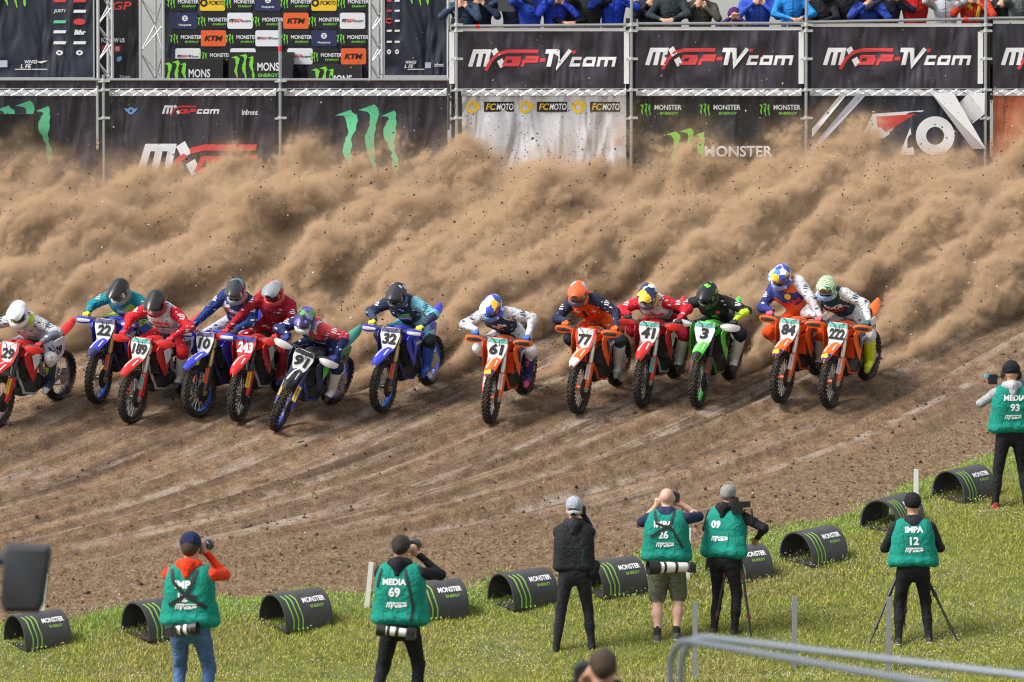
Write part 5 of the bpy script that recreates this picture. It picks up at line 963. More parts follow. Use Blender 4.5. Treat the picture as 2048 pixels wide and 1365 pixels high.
def walker(name, mw, label, group, h=1.78, legs=None, arms=None, top=None, pants=None, shoe=(.03, .03, .03), shoe_sole=(.5, .5, .5), head=(0, 0), hair=None, bald=False, shorts=False, lean=0., vox=.0165, build=1., sleeve=1., feet=((-.14, 0), (.14, 0)), skinm=None, bare_arm=False, hood=None, seed=1, twist=0., kneel=0.):
    """one standing figure; returns root, joint positions and the body mesh"""
    root = tag(empty(name, mw), label, 'person', group); k = h / 1.78; sk = skinm or skin; V = Vector
    Hp = V((0, 0, .93 - kneel)) * k; Ch = Hp + V((0, lean * .45, .34)) * k; Nk = Hp + V((0, lean * .62, .535)) * k; Hc = Nk + V((head[0] * .02, .035 + lean * .12, .145)) * k
    ct, cp = (cloth(top, .16) if isinstance(top, tuple) else top), cloth(pants, .2)
    mats = [ct, cp, sk, cloth(shoe, .1), paint(shoe_sole, .7, 0, .2), cloth((.03, .03, .03), .1)]
    fl = ((0, 1, 0), 1.45); b = build
    caps = [(Hp + V((0, 0, -.03)), Hp + V((0, 0, .10)) * k, .155 * b, .15 * b, 1, fl), (Hp + V((0, 0, .10)) * k, Ch, .15 * b, .175 * b, 0, fl), (Ch, Ch + V((0, lean * .1, .08)) * k, .178 * b, .165 * b, 0, fl), (Nk + V((-.12 * b, 0, -.075)), Nk + V((.12 * b, 0, -.075)), .075, .075, 0), (Nk + V((0, 0, -.05)), Nk + V((0, .02, .07)), .058, .055, 2), (Hc + V((0, -.015, .025)), Hc + V((0, .02, -.03)), .095 * k, .082 * k, 2, ((1, 0, 0), 1.16)), (Hc + V((0, .04, -.06)), Hc + V((0, .06, -.085)), .05, .042, 2), (Hc + V((0, .095, -.005)), Hc + V((0, .108, -.03)), .014, .017, 2)]
    for s in (-1, 1): caps += [(Hc + V((s * .084, 0, .01)) * 1.0, Hc + V((s * .088, -.008, -.025)), .017, .013, 2)]
    yaw = Matrix.Rotation(R(head[1]), 3, 'Z')
    for i, s in enumerate((-1, 1)):
        fx, fy = feet[i]; an = V((fx, fy, .09)); an.z += mw_drop(mw, fx, fy); hip = Hp + V((s * .085 * b, 0, -.04)); kn = ik(hip, an, .43 * k, .42 * k, (s * .15, 1, 0))
        if shorts: caps += [(hip, kn + V((0, 0, .03)), .11 * b, .095 * b, 1), (kn + V((0, 0, .06)), an.lerp(kn, .55), .058, .062, 2), (an.lerp(kn, .6), an, .06, .037, 2), (an, an + V((0, 0, .05)), .042, .042, 5)]
        else: caps += [(hip, kn, .098 * b, .068, 1), (kn, an.lerp(kn, .5), .066, .06, 1), (an.lerp(kn, .55), an + V((0, 0, -.01)), .058, .048, 1)]
        caps += [(an + V((0, -.03, -.045)), an + V((s * .03, .13, -.055)), .043, .038, 3), (an + V((0, -.05, -.078)), an + V((s * .035, .17, -.078)), .040, .034, 4, ((0, 0, 1), 2.6))]
    J = {}
    for i, s in enumerate((-1, 1)):
        sh = Nk + V((s * .185 * b, -.0, -.085)); hand, pole = arms[i]; hand = V(hand) * k; el = ik(sh, hand, .29 * k, .26 * k, pole); am = 0
        caps += [(sh, el, .068 * b, .055, am), (el, hand, .054 if not bare_arm else .046, .036, 2 if bare_arm else am)]
        if bare_arm: caps += [(sh.lerp(el, .7), el, .048, .046, 2)]
        J['el%d' % s] = el; J['hand%d' % s] = hand; caps += hand_caps(hand, (hand - el), (1, 0, .2), 2)
    body = blob('body', caps, mats, root, vox, .03, .0085, seed, None, 1)
    if hair is not None:
        hc2 = [(Hc + V((0, -.03, .04)), Hc + V((0, .015, .045)), .098 * k, .092 * k, 0, ((1, 0, 0), 1.12)), (Hc + V((0, -.058, .015)), Hc + V((0, -.04, .04)), .062 * k, .085 * k, 0)]
        blob('hair', hc2, [hair], root, .012, .03, .010, seed + 9, None, 1)
    if hood is not None:
        cs = [(Nk + V((-.09, -.03, -.0)), Nk + V((0, -.085, .02)), .05, .062, 0), (Nk + V((.09, -.03, -.0)), Nk + V((0, -.085, .02)), .05, .062, 0), (Nk + V((0, -.10, -.02)), Nk + V((0, -.12, -.08)), .065, .04, 0), (Nk + V((-.075, .02, .03)), Nk + V((-.075, -.03, .03)), .04, .04, 0), (Nk + V((.075, .02, .03)), Nk + V((.075, -.03, .03)), .04, .04, 0)]
        blob('hood', cs, [cloth(hood, .18)], root, .014, .03, .010, seed + 4, None, 1)
    J.update(hip=Hp, chest=Ch, neck=Nk, head=Hc, k=k); return root, J, body
def mw_drop(mw, x, y):
    p = mw @ Vector((x, y, 0)); return max(-.2, min(.2, H(p.y) - mw.translation.z + .02))
def vest(root, J, words, b=1., m=None, pockets=True, mark='MXGP', extra=None, lift=0.):
    V = Vector; Hp, Ch, Nk = J['hip'], J['chest'], J['neck']; fl = ((0, 1, 0), 1.34); vm = m or vest_m
    w2 = .14 * b; hem = Hp + V((0, 0, .02 + lift)); caps = [(Nk + V((-.12, 0, -.078)), Nk + V((.12, 0, -.078)), .094, .094, 0)]
    for q, ww, rr in ((0, .135, .115), (.2, .12, .12), (.4, .105, .122), (.6, .10, .132), (.8, .095, .135), (1.0, .09, .128)):
        c = hem.lerp(Nk + V((0, 0, -.125)), q); caps.append((c + V((-ww * b, 0, 0)), c + V((ww * b, 0, 0)), rr * b, rr * b, 0, ((0, 0, 1), 1.0 if q else 1.7)))
    if pockets:
        for s in (-1, 1): caps += [(Hp + V((s * .245, .0, .03)), Hp + V((s * .23, .0, .17)), .055, .045, 0), (Hp + V((s * .17, -.085, .04)), Hp + V((s * .05, -.10, .05)), .052, .052, 0)]
    vo = blob('vest', caps, [vm], root, .015, .035, .0035, 5, None, 1); bv = bvh_of(vo)
    up = (Nk - Hp).normalized(); n_ = V((0, -1, 0)); n_ = (n_ - up * up.dot(n_)).normalized(); x_ = up.cross(n_).normalized()
    it = [(text2d(s_, h_, None, 0, .04), (dx, dy), 0) for s_, h_, dx, dy in words]
    if it: lay(it, frame(Ch - up * .055, x_, up, n_), 'lettering', [ink_white], vo, bv, .005)
    if mark: lay([((v * (.17 / .6) * 1.2, f), (.0, 0), 0) for (v, f), _ in mx_logo(82, False, False, 0, 0)], frame(Hp + up * .17 + V((.0, 0, 0)), x_, up, n_), 'mark', [ink_white], vo, bv, .005)
    # seams and pocket edge
    lay([(strokes([[(-.155, 0), (-.05, .004), (.06, 0), (.155, .004)]], .006), (0, .215), 0), (strokes([[(.115, .20), (.10, .02)]], .007), (0, 0), 0)], frame(Hp + up * .06, x_, up, n_), 'seam', [paint((.004, .10, .08), .8, 0, 0)], vo, bv, .003)
    return vo, bv
def straps(vo, bv, lines, w_=.032):
    for ln in lines:
        pts = []
        for i in range(len(ln) - 1):
            for q in range(6): pts.append((ln[i][0] + (ln[i + 1][0] - ln[i][0]) * q / 6, ln[i][1] + (ln[i + 1][1] - ln[i][1]) * q / 6))
        pts.append(ln[-1]); lay([(strokes([pts], w_), (0, 0), 0)], frame((0, -.4, 0), (1, 0, 0), (0, 0, 1), (0, -1, 0)), 'strap', [strap_m], vo, bv, .010)
def camera_obj(mw, label, tele=.25, white=True, r=.045, hood_r=.055, group='cameras of the press photographers', strap=None):
    root = tag(empty('photo_camera', mw), label, 'camera', group)          # local +Y: the way the lens points
    m = MB(); m.loft([[Vector((x * w_, y, z * h_)) for x, z in ((-1, -1), (1, -1), (1, .6), (.45, 1), (-.45, 1), (-1, .6))] for y, w_, h_ in ((-.045, .07, .05), (-.03, .078, .058), (.03, .078, .058), (.04, .06, .05))]); m.box((.055, .045, -.01), (.03, .04, .09)); m.build('camera_body', cam_b, root)
    MB().lathe([(r * .8, .04), (r * .9, .06), (r * .9, .04 + tele * .35), (r, .04 + tele * .5), (r, .04 + tele * .78)], 18).build('lens_barrel', lens_w if white else cam_b, root)
    for q in (.3, .62): MB().lathe([(r * 1.02, .04 + tele * q), (r * 1.06, .045 + tele * q), (r * 1.06, .065 + tele * q), (r * 1.02, .07 + tele * q)], 18).build('zoom_ring', cam_b, root)
    MB().lathe([(r, .04 + tele * .78), (hood_r, .04 + tele * .82), (hood_r * 1.08, .04 + tele * 1.12), (hood_r, .04 + tele * 1.12), (r * .9, .04 + tele * .85)], 18).build('lens_hood', cam_b if white is not None else cam_b, root)
    MB().lathe([(.001, .04 + tele * .86), (r * .9, .04 + tele * .86), (r * .9, .04 + tele * .87), (.001, .04 + tele * .87)], 18).build('glass', glass_m, root)
    return root
def stand_at(px, py, yaw=0., d=None):
    p = G(px, py) if d is None else Vector(((px - 1024) / FPX * d, d, H(d)))
    if d is None: p.z = float(ground_z(p.x, p.y)) - .01
    return Matrix.Translation(p) @ Matrix.Rotation(R(yaw), 4, 'Z')
PG = 'press photographers on the grass verge'
up_arm = (((-.10, .26, 1.54), (-1, .1, -.6)), ((.10, .20, 1.56), (1, -.25, -.75)))     # both hands at the eye
def eye_cam(root, J, mw, label, white, tele, r=.042):
    p = J['head'] + Vector((.045, .19, .005)); return camera_obj(mw @ Matrix.Translation(p), label, tele, white, r, r * 1.2)
def hang_cam(mw, p, d, label, tele=.26, r=.045, white=True):
    d = Vector(d).normalized(); x_ = d.cross(Vector((0, 0, 1))).normalized(); return camera_obj(mw @ frame(p, x_, d, x_.cross(d)), label, tele, white, r, r * 1.25)
# 1: orange hoodie, jeans, cap
mw = stand_at(377, 0, -12, 52.9); rt, J, bd_ = walker('person', mw, 'person in orange hoodie, jeans and green vest IMP aiming a camera, far left', PG, 1.80, arms=(((-.08, .28, 1.50), (-.6, .1, -1.3)), ((.12, .19, 1.56), (.75, .1, -1.2))), top=(.78, .045, .01), pants=(.07, .13, .27), hair=hair_b, hood=(.78, .045, .01), head=(0, -20), seed=11, build=1.08)
vo, bv = vest(rt, J, [('IMP', .075, -.03, .09), ('12', .085, -.03, -.03)], 1.06); straps(vo, bv, [[(-.15, 1.46), (-.12, 1.34), (.0, 1.22), (.10, 1.20)], [(.10, 1.46), (.06, 1.32), (.0, 1.22), (-.17, 1.12)], [(.0, 1.22), (.20, 1.10)]], .034)
def cap_on(rt, J, c, back=False, logo=None):
    h = J['head']; s = 1 if not back else -1
    o = blob('cap', [(h + Vector((0, -.012, .075)), h + Vector((0, .01, .078)), .102, .098, 0, ((1, 0, 0), 1.08)), (h + Vector((0, -.03, .065)), h + Vector((0, .03, .065)), .088, .09, 0)], [c], rt, .013, .03)
    rg = []
    for y_, w_ in ((.06, .08), (.11, .075), (.155, .06), (.175, .03)): rg.append([h + Vector((w_ * (j / 3 - 1), s * (y_ - .02 * (j / 3 - 1) ** 2), .04 - .02 * abs(j / 3 - 1) ** 2 - (y_ - .06) * .3)) for j in range(7)] + [h + Vector((w_ * (j / 3 - 1), s * (y_ - .02 * (j / 3 - 1) ** 2), .033 - .02 * abs(j / 3 - 1) ** 2 - (y_ - .06) * .3)) for j in range(6, -1, -1)])
    MB().loft(rg).build('cap_peak', c, o); return o
cap_on(rt, J, cloth((.012, .02, .06), .1)); eye_cam(rt, J, mw, 'white telephoto camera held to the eye by the person in the orange hoodie', True, .22)
hang_cam(mw, J['hip'] + Vector((-.12, -.20, -.05)), (.9, -.1, .12), 'black and silver camera hanging at the hip of the person in the orange hoodie', .20, .048)
# 2: dark hair, black hoodie
mw = stand_at(800, 0, -14, 54.6); rt, J, bd_ = walker('person', mw, 'dark haired person in black hoodie and green vest 69 aiming a camera', PG, 1.84, arms=(((-.08, .26, 1.52), (-.6, .1, -1.3)), ((.14, .20, 1.53), (.9, .1, -1.0))), top=(.012, .012, .016), pants=(.012, .012, .016), hair=hair_d, hood=(.012, .012, .016), feet=((-.26, -.10), (.12, .12)), seed=12, build=1.06)
vo, bv = vest(rt, J, [('MEDIA', .06, -.02, .10), ('69', .095, -.02, .0)], 1.1); straps(vo, bv, [[(-.16, 1.48), (-.20, 1.30)], [(.08, 1.48), (.14, 1.25), (.16, 1.12)], [(.17, 1.14), (.14, .98)]], .026)
eye_cam(rt, J, mw, 'black camera held to the eye by the person in vest 69', False, .14); hang_cam(mw, J['hip'] + Vector((.16, -.21, -.09)), (-.95, -.1, .1), 'black and white telephoto camera hanging behind the person in vest 69', .26, .045)
# 3: grey cap, black waistcoat
p = (G(1110, 1306) + G(1185, 1303)) / 2; mw = stand_at(1148, 1311, -4); rt, J, bd_ = walker('person', mw, 'person in grey cap, black hooded waistcoat and tight black trousers', PG, 1.75, arms=(((-.06, .26, 1.50), (-.6, .1, -1.3)), ((.10, .22, 1.55), (.6, .1, -1.3))), top=(.02, .02, .024), pants=(.018, .018, .022), hair=hair_b, hood=(.028, .026, .034), shoe=(.02, .02, .02), shoe_sole=(.7, .7, .7), feet=((-.20, -.06), (.20, .05)), seed=13, build=1.0)
vo, bv = vest(rt, J, [], 1.0, cloth((.02, .02, .025), .2), False, None, lift=.02); cap_on(rt, J, cloth((.33, .35, .42), .1), True)
lay([(ringp(1.2, 3.2), (0, 0), 0)], frame(J['head'] + Vector((0, -.118, .07)), (1, 0, 0), (0, .2, .97), (0, -1, .2)), 'cap_badge', [ink_white], rt)
blob('sleeve_patch', [(J['el1'].lerp(J['neck'] + Vector((.185, 0, -.085)), .25), J['el1'].lerp(J['neck'] + Vector((.185, 0, -.085)), .7), .066, .07, 0)], [cloth((.62, .42, .45), .08)], rt, .014)
blob('hip_bag', [(J['hip'] + Vector((.21, -.02, -.02)), J['hip'] + Vector((.24, .0, .06)), .062, .06, 0)], [cloth((.015, .015, .017), .1)], rt, .014)
eye_cam(rt, J, mw, 'black camera held to the eye by the person in the grey cap', False, .13)
# 4: bald, navy shirt, shorts
mw = stand_at(1333, 1287, -8); rt, J, bd_ = walker('person', mw, 'bald person in navy shirt, grey shorts and green vest IMPA 26', PG, 1.80, arms=(((-.14, .20, 1.50), (-.9, .1, -1.)), ((.13, .22, 1.54), (1, .0, -.8))), top=(.02, .03, .085), pants=(.13, .13, .10), shorts=True, bare_arm=True, skinm=skin2, feet=((-.10, -.04), (.11, .03)), shoe=(.09, .09, .09), seed=14, build=1.1)
vo, bv = vest(rt, J, [('IMPA', .075, -.02, .12), ('26', .09, -.02, -.0)], 1.12); straps(vo, bv, [[(-.13, 1.50), (-.10, 1.36), (.06, 1.30)], [(.10, 1.50), (.06, 1.34), (-.17, 1.20)], [(.06, 1.33), (.20, 1.08)]], .028)
eye_cam(rt, J, mw, 'small black camera held to the eye by the bald person', False, .10); hang_cam(mw, J['hip'] + Vector((.30, -.24, -.07)), (-.9, -.42, .02), 'large white telephoto lens camera slung at the hip of the bald person', .42, .062)
# 5: grey hair, video camera on support
mw = stand_at(1447, 1277, -28); rt, J, bd_ = walker('person', mw, 'grey haired person in black and green vest 09 behind a video camera', PG, 1.75, arms=(((-.10, .28, 1.28), (-1, .2, -.5)), ((.30, .30, 1.12), (1, -.1, -.2))), top=(.014, .014, .02), pants=(.014, .014, .018), hair=hair_g, hood=(.014, .014, .018), lean=.14, feet=((-.11, -.03), (.12, .04)), shoe=(.05, .045, .04), seed=15, build=1.06)
vo, bv = vest(rt, J, [('09', .09, -.06, .05)], 1.1)
def tripod(mw, top, feet, label, m1, m2):
    root = tag(empty('tripod', mw), label, 'tripod', 'tripods on the grass'); top = Vector(top)
    MB().lathe([(.02, -.05), (.045, -.03), (.045, .03), (.03, .06)], 14, Matrix.Translation(top) @ Matrix.Rotation(R(90), 4, 'X')).build('head', m1, root)
    MB().tube([top + Vector((0, 0, -.32)), top], .017, 8).build('centre_column', m1, root)
    for f in feet:
        f = Vector(f); k_ = top.lerp(f, .48); k2 = top.lerp(f, .80); lg = MB().tube([top, k_], .019, 8).tube([k_, k2], .015, 8).tube([k2, f], .011, 8).build('leg', m1, root)
        for q in (k_, k2): MB().tube([q + (top - f).normalized() * .025, q - (top - f).normalized() * .025], .025, 8).build('leg_lock', m2, lg)
    return root
g5 = G(1500, 1282); tm = Matrix.Translation(g5); tripod(tm, (-.17, .10, 1.42), ((.02, -.06, 0), (-.42, .10, .02), (-.14, .42, .09)), 'black tripod with red grip under the video camera beside vest 09', cam_b, paint((.10, .015, .02), .5, 0, .05))
vr = tag(empty('video_camera', tm @ Tr(-.17, .10, 1.50) @ Matrix.Rotation(R(10), 4, 'Z')), 'black video camera with side handle in front of the grey haired person', 'camera')
MB().box((0, .02, .03), (.12, .34, .13)).box((.0, .0, .13), (.03, .24, .03)).box((0, -.10, .11), (.03, .03, .05)).box((0, .10, .11), (.03, .03, .05)).build('housing', cam_b, vr); MB().lathe([(.05, .18), (.055, .20), (.06, .34), (.07, .36), (.07, .42), (.05, .42)], 16, Tr(0, 0, .03)).build('lens', cam_b, vr); MB().box((.12, -.05, .06), (.09, .05, .07)).build('viewfinder', cam_b, vr); MB().tube([(.08, -.12, .0), (.16, -.16, .02), (.17, -.16, -.16)], .012, 6).build('side_handle', cam_b, vr)
# 6: IMPA 12, looking down at a tripod
mw = stand_at(1826, 1292, 2); rt, J, bd_ = walker('person', mw, 'person in black cap and green vest IMPA 12 bent over a tripod', PG, 1.72, arms=(((-.12, .30, 1.10), (-1, -.5, -.3)), ((.14, .30, 1.08), (1, -.5, -.3))), top=(.018, .018, .026), pants=(.012, .012, .015), hair=None, lean=.10, feet=((-.17, -.04), (.18, .0)), shoe=(.05, .05, .04), seed=16, build=1.08)
vo, bv = vest(rt, J, [('IMPA', .072, .0, .13), ('12', .095, .0, .0)], 1.08, lift=.04); cap_on(rt, J, cloth((.012, .012, .015), .1), False)
tripod(mw @ Tr(0, .34, -.0), (.0, .0, 1.12), ((-.52, -.34, -.04), (.55, -.40, -.06), (-.04, .30, .12)), 'black tripod with spread legs in front of the person in vest 12', cam_b, blackpl)
# 7: MEDIA 93 at the right edge
mw = stand_at(2022, 1022, 4); rt, J, bd_ = walker('person', mw, 'person in headphones, grey hoodie and green vest MEDIA 93 at the right edge', PG, 1.80, arms=(((-.16, .34, 1.36), (-1, -.2, -.7)), ((.14, .22, 1.52), (1, -.2, -.6))), top=(.36, .37, .40), pants=(.012, .012, .015), hair=None, hood=(.42, .43, .47), feet=((-.20, -.02), (.19, -.03)), shoe=(.35, .03, .03), shoe_sole=(.6, .1, .05), seed=17, build=1.06)
vo, bv = vest(rt, J, [('MEDIA', .07, .02, .12), ('93', .095, .02, .0)], 1.08); cap_on(rt, J, cloth((.012, .012, .015), .1), False)
hp_ = tag(empty('headphones', mw @ Matrix.Translation(J['head'])), 'black headphones worn over the cap of the person in vest 93', 'headphones'); MB().tube([(-.105, 0, 0), (-.10, 0, .09), (-.05, 0, .155), (.05, 0, .155), (.10, 0, .09), (.105, 0, 0)], .012, 8).build('band', cam_b, hp_)
for s in (-1, 1): MB().lathe([(.03, -.02), (.048, -.015), (.048, .015), (.03, .02)], 14, Tr(s * .108, 0, -.01) @ ROT90).build('ear_cup', cam_b, hp_)
vr = tag(empty('video_camera', mw @ Matrix.Translation(J['head'] + Vector((.06, .22, -.02)))), 'shoulder video camera of the person in vest 93', 'camera'); MB().box((0, 0, .02), (.12, .30, .14)).box((-.24, .10, -.06), (.10, .14, .12)).tube([(-.05, .05, 0), (-.22, .10, -.04)], .012, 6).build('housing', cam_b, vr); MB().lathe([(.04, .15), (.05, .30), (.06, .36), (.05, .36)], 14, Tr(.10, -.1, .03) @ Matrix.Rotation(R(-60), 4, 'Z')).build('lens', cam_b, vr); MB().box((-.27, .14, -.02), (.12, .10, .03)).build('rain_cover', paint((.1, .4, .62), .5, 0, 0), vr)
# 8: head and camera close below the frame
mw = stand_at(1208, 0, 6, 33.5); rt, J, bd_ = walker('person', mw @ Tr(0, 0, -.02), 'brown haired person close to the camera, only head and camera showing at the bottom edge', None, 1.74, arms=(((-.13, .12, 1.52), (-1, .0, -.9)), ((.10, .24, 1.50), (1, .2, -.9))), top=(.014, .014, .017), pants=(.02, .02, .025), hair=hair_b, hood=(.014, .014, .017), seed=18)
eye_cam(rt, J, mw @ Tr(-.13, -.10, -.05), 'black camera held by the brown haired person at the bottom edge', False, .12)
# ------------------------------------------------------------------ half-barrel track markers
tun_m = paint((.045, .047, .053), .42, 0, .22); tun_in = paint((.02, .02, .022), .6, 0, .2); lime = paint((.24, .46, .08), .55, 0, .1)
def marker_mesh():
    m = MB(); n = 26; Rr, Hh = .285, .385; prof = []
    for i in range(n + 1):
        a = math.pi * i / n; prof.append((Rr * math.cos(a) * (1.0 if abs(math.cos(a)) < .9 else 1.0), Hh * max(0., math.sin(a)) ** .75))
    L2, th = .31, .018; rings = []
    for y_ in (-L2, L2): rings.append([Vector((x, y_, z)) for x, z in prof] + [Vector((x * (1 - th / Rr), y_, z * (1 - th / Hh))) for x, z in prof[::-1]])
    m.loft([[*rings[0]], [*rings[1]]], False); k = len(rings[0])
    for base in (0, k): m.add([rings[base // k][i] for i in range(k)], [(i, i + 1, k - 2 - i, k - 1 - i) for i in range(n)])
    return m.mesh('shell', (tun_m,), 40)
TUN = marker_mesh(); TB = BVHTree.FromPolygons([v.co[:] for v in TUN.vertices], [p.vertices[:] for p in TUN.polygons])
def marker(px, py, yaw, label, s=1.0):
    p = G(px, py); p.z = float(ground_z(p.x, p.y)) - .015; ax = Matrix.Rotation(R(yaw), 3, 'Z') @ Vector((0, 1, 0)); nm = Vector((0, 0, 1)).lerp(NRM, .55).normalized(); ax = (ax - nm * nm.dot(ax)).normalized(); lx = ax.cross(nm).normalized()
    root = tag(empty('track_marker', frame(p, lx, ax, nm) @ Matrix.Scale(s, 4)), label, 'track marker', 'half barrel track markers along the grass edge')
    sh = obj('shell', TUN, root); MB().box((0, 0, .012), (.55, .62, .014)).build('floor', tun_in, root)
    # markings run round the curve on the side towards the camera (+X of the marker)
    nd = Vector((.80, 0, .6)); dm = frame(Vector((.24, 0, .25)), (0, 1, 0), Vector((-.6, 0, .8)), nd)
    st = []
    for k_, y0 in enumerate((-.235, -.175, -.115)): st.append((strokes([[(y0 - .03, .19), (y0, .12), (y0 + .005, .0), (y0 + .03, -.12), (y0 + .02, -.26)]], .019, 0., 6), (0, 0), 0))
    for q in st: lay([q], dm, 'claw_stripe', [lime], sh, TB, .005)
    lay([(text2d('MONSTER', .07, .29, 0, .03), (.11, .085), 0)], dm, 'lettering', [ink_white], sh, TB, .004); lay([(text2d('ENERGY', .036, .18, 0, .03), (.13, .0), 0)], dm, 'small_lettering', [lime], sh, TB, .004)
    return root
MK = [(75, 1294, -52, 'leftmost half barrel track marker under the black mirror'), (318, 1272, -52, 'track marker half hidden behind the person in the orange hoodie'), (592, 1258, -58, 'track marker standing free between the orange hoodie and vest 69'), (868, 1236, -60, 'track marker right of the person in vest 69'), (1046, 1211, -56, 'track marker left of the person in the grey cap'), (1225, 1190, -62, 'track marker partly behind the person in the grey cap'), (1478, 1158, -58, 'track marker mostly hidden behind the person in vest 09'), (1627, 1128, -48, 'open track marker standing alone uphill of vest 09'), (1785, 1062, -42, 'track marker partly behind the person in vest 12'), (1928, 1002, -44, 'highest track marker left of the person in vest 93')]
for i, (px, py, yw, lb) in enumerate(MK): marker(px, py, yw + ((i * 37) % 11 - 5), lb, .95 + .012 * ((i * 53) % 9))
# ------------------------------------------------------------------ stakes, barrier, van mirror
def stake(px, py, hgt, lean, m, label, w_=.055, cat='stake'):
    p = G(px, py); p.z = float(ground_z(p.x, p.y)) - .02; o = MB(); o.loft([[Vector((x * w_ / 2 + lean * z, y * .02, z)) for x, y in ((-1, -1), (1, -1), (1, 1), (-1, 1))] for z in (0, hgt - .02, hgt)]); return tag(o.build('stake', m, None, Matrix.Translation(p), 0), label, cat, 'stakes in the grass')
wst = paint((.72, .72, .70), .6, 0, .12); gst = paint((.30, .31, .33), .55, .5, .15)
stake(80, 1262, .62, .12, wst, 'white leaning stake behind the black mirror'); stake(733, 1226, .55, .10, wst, 'white leaning stake behind the person in vest 69'); stake(1375, 1168, .62, .02, wst, 'white upright stake between vest 26 and vest 09'); stake(1832, 1010, .40, .0, wst, 'white upright stake behind the person in vest 12')
stake(1390, 1372, .92, .0, gst, 'grey metal stake beside the barrier corner'); stake(1588, 1345, .84, .01, gst, 'grey metal stake in the middle of the three'); stake(1776, 1345, .84, .012, gst, 'grey metal stake in front of the person in vest 12')
galv = paint((.22, .25, .30), .45, .7, .12)
def barrier(a, b, label, bend=True):
    A, B = Vector(a), Vector(b); d = B - A; L_ = d.length; u = d.normalized(); hgt = A.z - H(A.y); root = tag(empty('crowd_barrier', Tr(A.x, A.y, A.z)), label, 'barrier', 'crowd barriers in the foreground'); V = Vector
    pts = [V((0, 0, -hgt))] + [V((0, 0, -.16))] + [u * (.16 * (1 - math.cos(t))) + V((0, 0, -.16 * (1 - math.sin(t)))) for t in (R(20), R(45), R(70), R(90))] + [u * (L_ - .16), u * (L_ - .05) + V((0, 0, -.04)), u * L_ + V((0, 0, -.16)), u * L_ + V((0, 0, -hgt))]
    MB().tube(pts, .0165, 12).build('frame_tube', galv, root); MB().tube([V((0, 0, -hgt + .2)), u * L_ + V((0, 0, -hgt + .2))], .016, 8).build('lower_rail', galv, root)
A1 = AT(1340, 1276, 27.0); e = (Vector((1.81, 25.2, A1.z)) - A1).normalized(); barrier(A1, A1 + e * 2.5, 'galvanised crowd barrier with rounded corner, nearer one')
A2 = AT(1362, 1269, 27.05); e = (Vector((2.3, 25.5, A2.z - .02)) - A2).normalized(); barrier(A2, A2 + e * 2.5, 'galvanised crowd barrier crossing to the right edge, farther one')
# van parked just outside the left edge: only its door mirror shows
vd = 30.0; c = AT(53, 1156, vd); vr = tag(empty('parked_van', Tr(c.x, c.y, H(vd))), 'dark van at the left edge, only its black door mirror in view', 'van'); hz = c.z - H(vd); V = Vector
mg = []
for y_, sx_, sz_ in ((-.07, .10, .155), (-.05, .125, .18), (0, .128, .185), (.05, .115, .17), (.085, .08, .12)): mg.append([V((sx_ * x + (.012 * z), y_, hz + sz_ * z)) for x, z in ((-1, -.7), (-.82, -1), (.62, -1), (.80, -.75), (1, .75), (.9, .96), (-.85, 1), (-1, .8))])
mir = MB().loft(mg).build('mirror_housing', paint((.022, .025, .03), .5, 0, .05), vr); MB().prism([(-.09, -.14), (.08, -.14), (.10, .15), (-.10, .15)], .004, frame((0, .087, hz), (-1, 0, 0), (0, 0, 1), (0, 1, 0))).build('mirror_glass', glass_m, mir)
MB().tube([V((-.10, 0, hz + .10)), V((-.24, .02, hz + .09)), V((-.40, .05, hz + .05))], .035, 10).build('mirror_arm', paint((.02, .022, .026), .5, 0, .05), vr)
vb = paint((.02, .022, .03), .3, 0, .12)
MB().loft([[V((x, y_, z)) for x, z in ((-.36 - b_, .35), (-.36 - b_, .95), (-.42 - b_, 1.05), (-.60 - b_, 1.75), (-.8, 1.92), (-1.7, 1.92), (-1.9, 1.75), (-2.1, 1.05), (-2.15, .35))] for y_, b_ in ((-2.6, .05), (-2.4, 0), (.3, 0), (.55, .05))]).build('body', vb, vr)
MB().loft([[V((x, y_, z)) for x, z in ((-.45, .62), (-.50, .95), (-.7, 1.02), (-1.8, 1.02), (-2.0, .95), (-2.05, .4), (-.45, .4))] for y_ in (.55, 1.25, 1.4)]).build('bonnet', vb, vr)
MB().add([(-.435, -.9, 1.08), (-.435, .2, 1.08), (-.575, .05, 1.66), (-.575, -.9, 1.66)], [(0, 1, 2, 3)]).build('door_window', glass_m, vr)
for y_ in (-1.9, .85): MB().lathe([(.12, -.11), (.30, -.11), (.33, -.06), (.33, .06), (.30, .11), (.12, .11)], 24, Tr(-.52, y_, .33) @ ROT90).build('wheel', rubber_clean, vr)
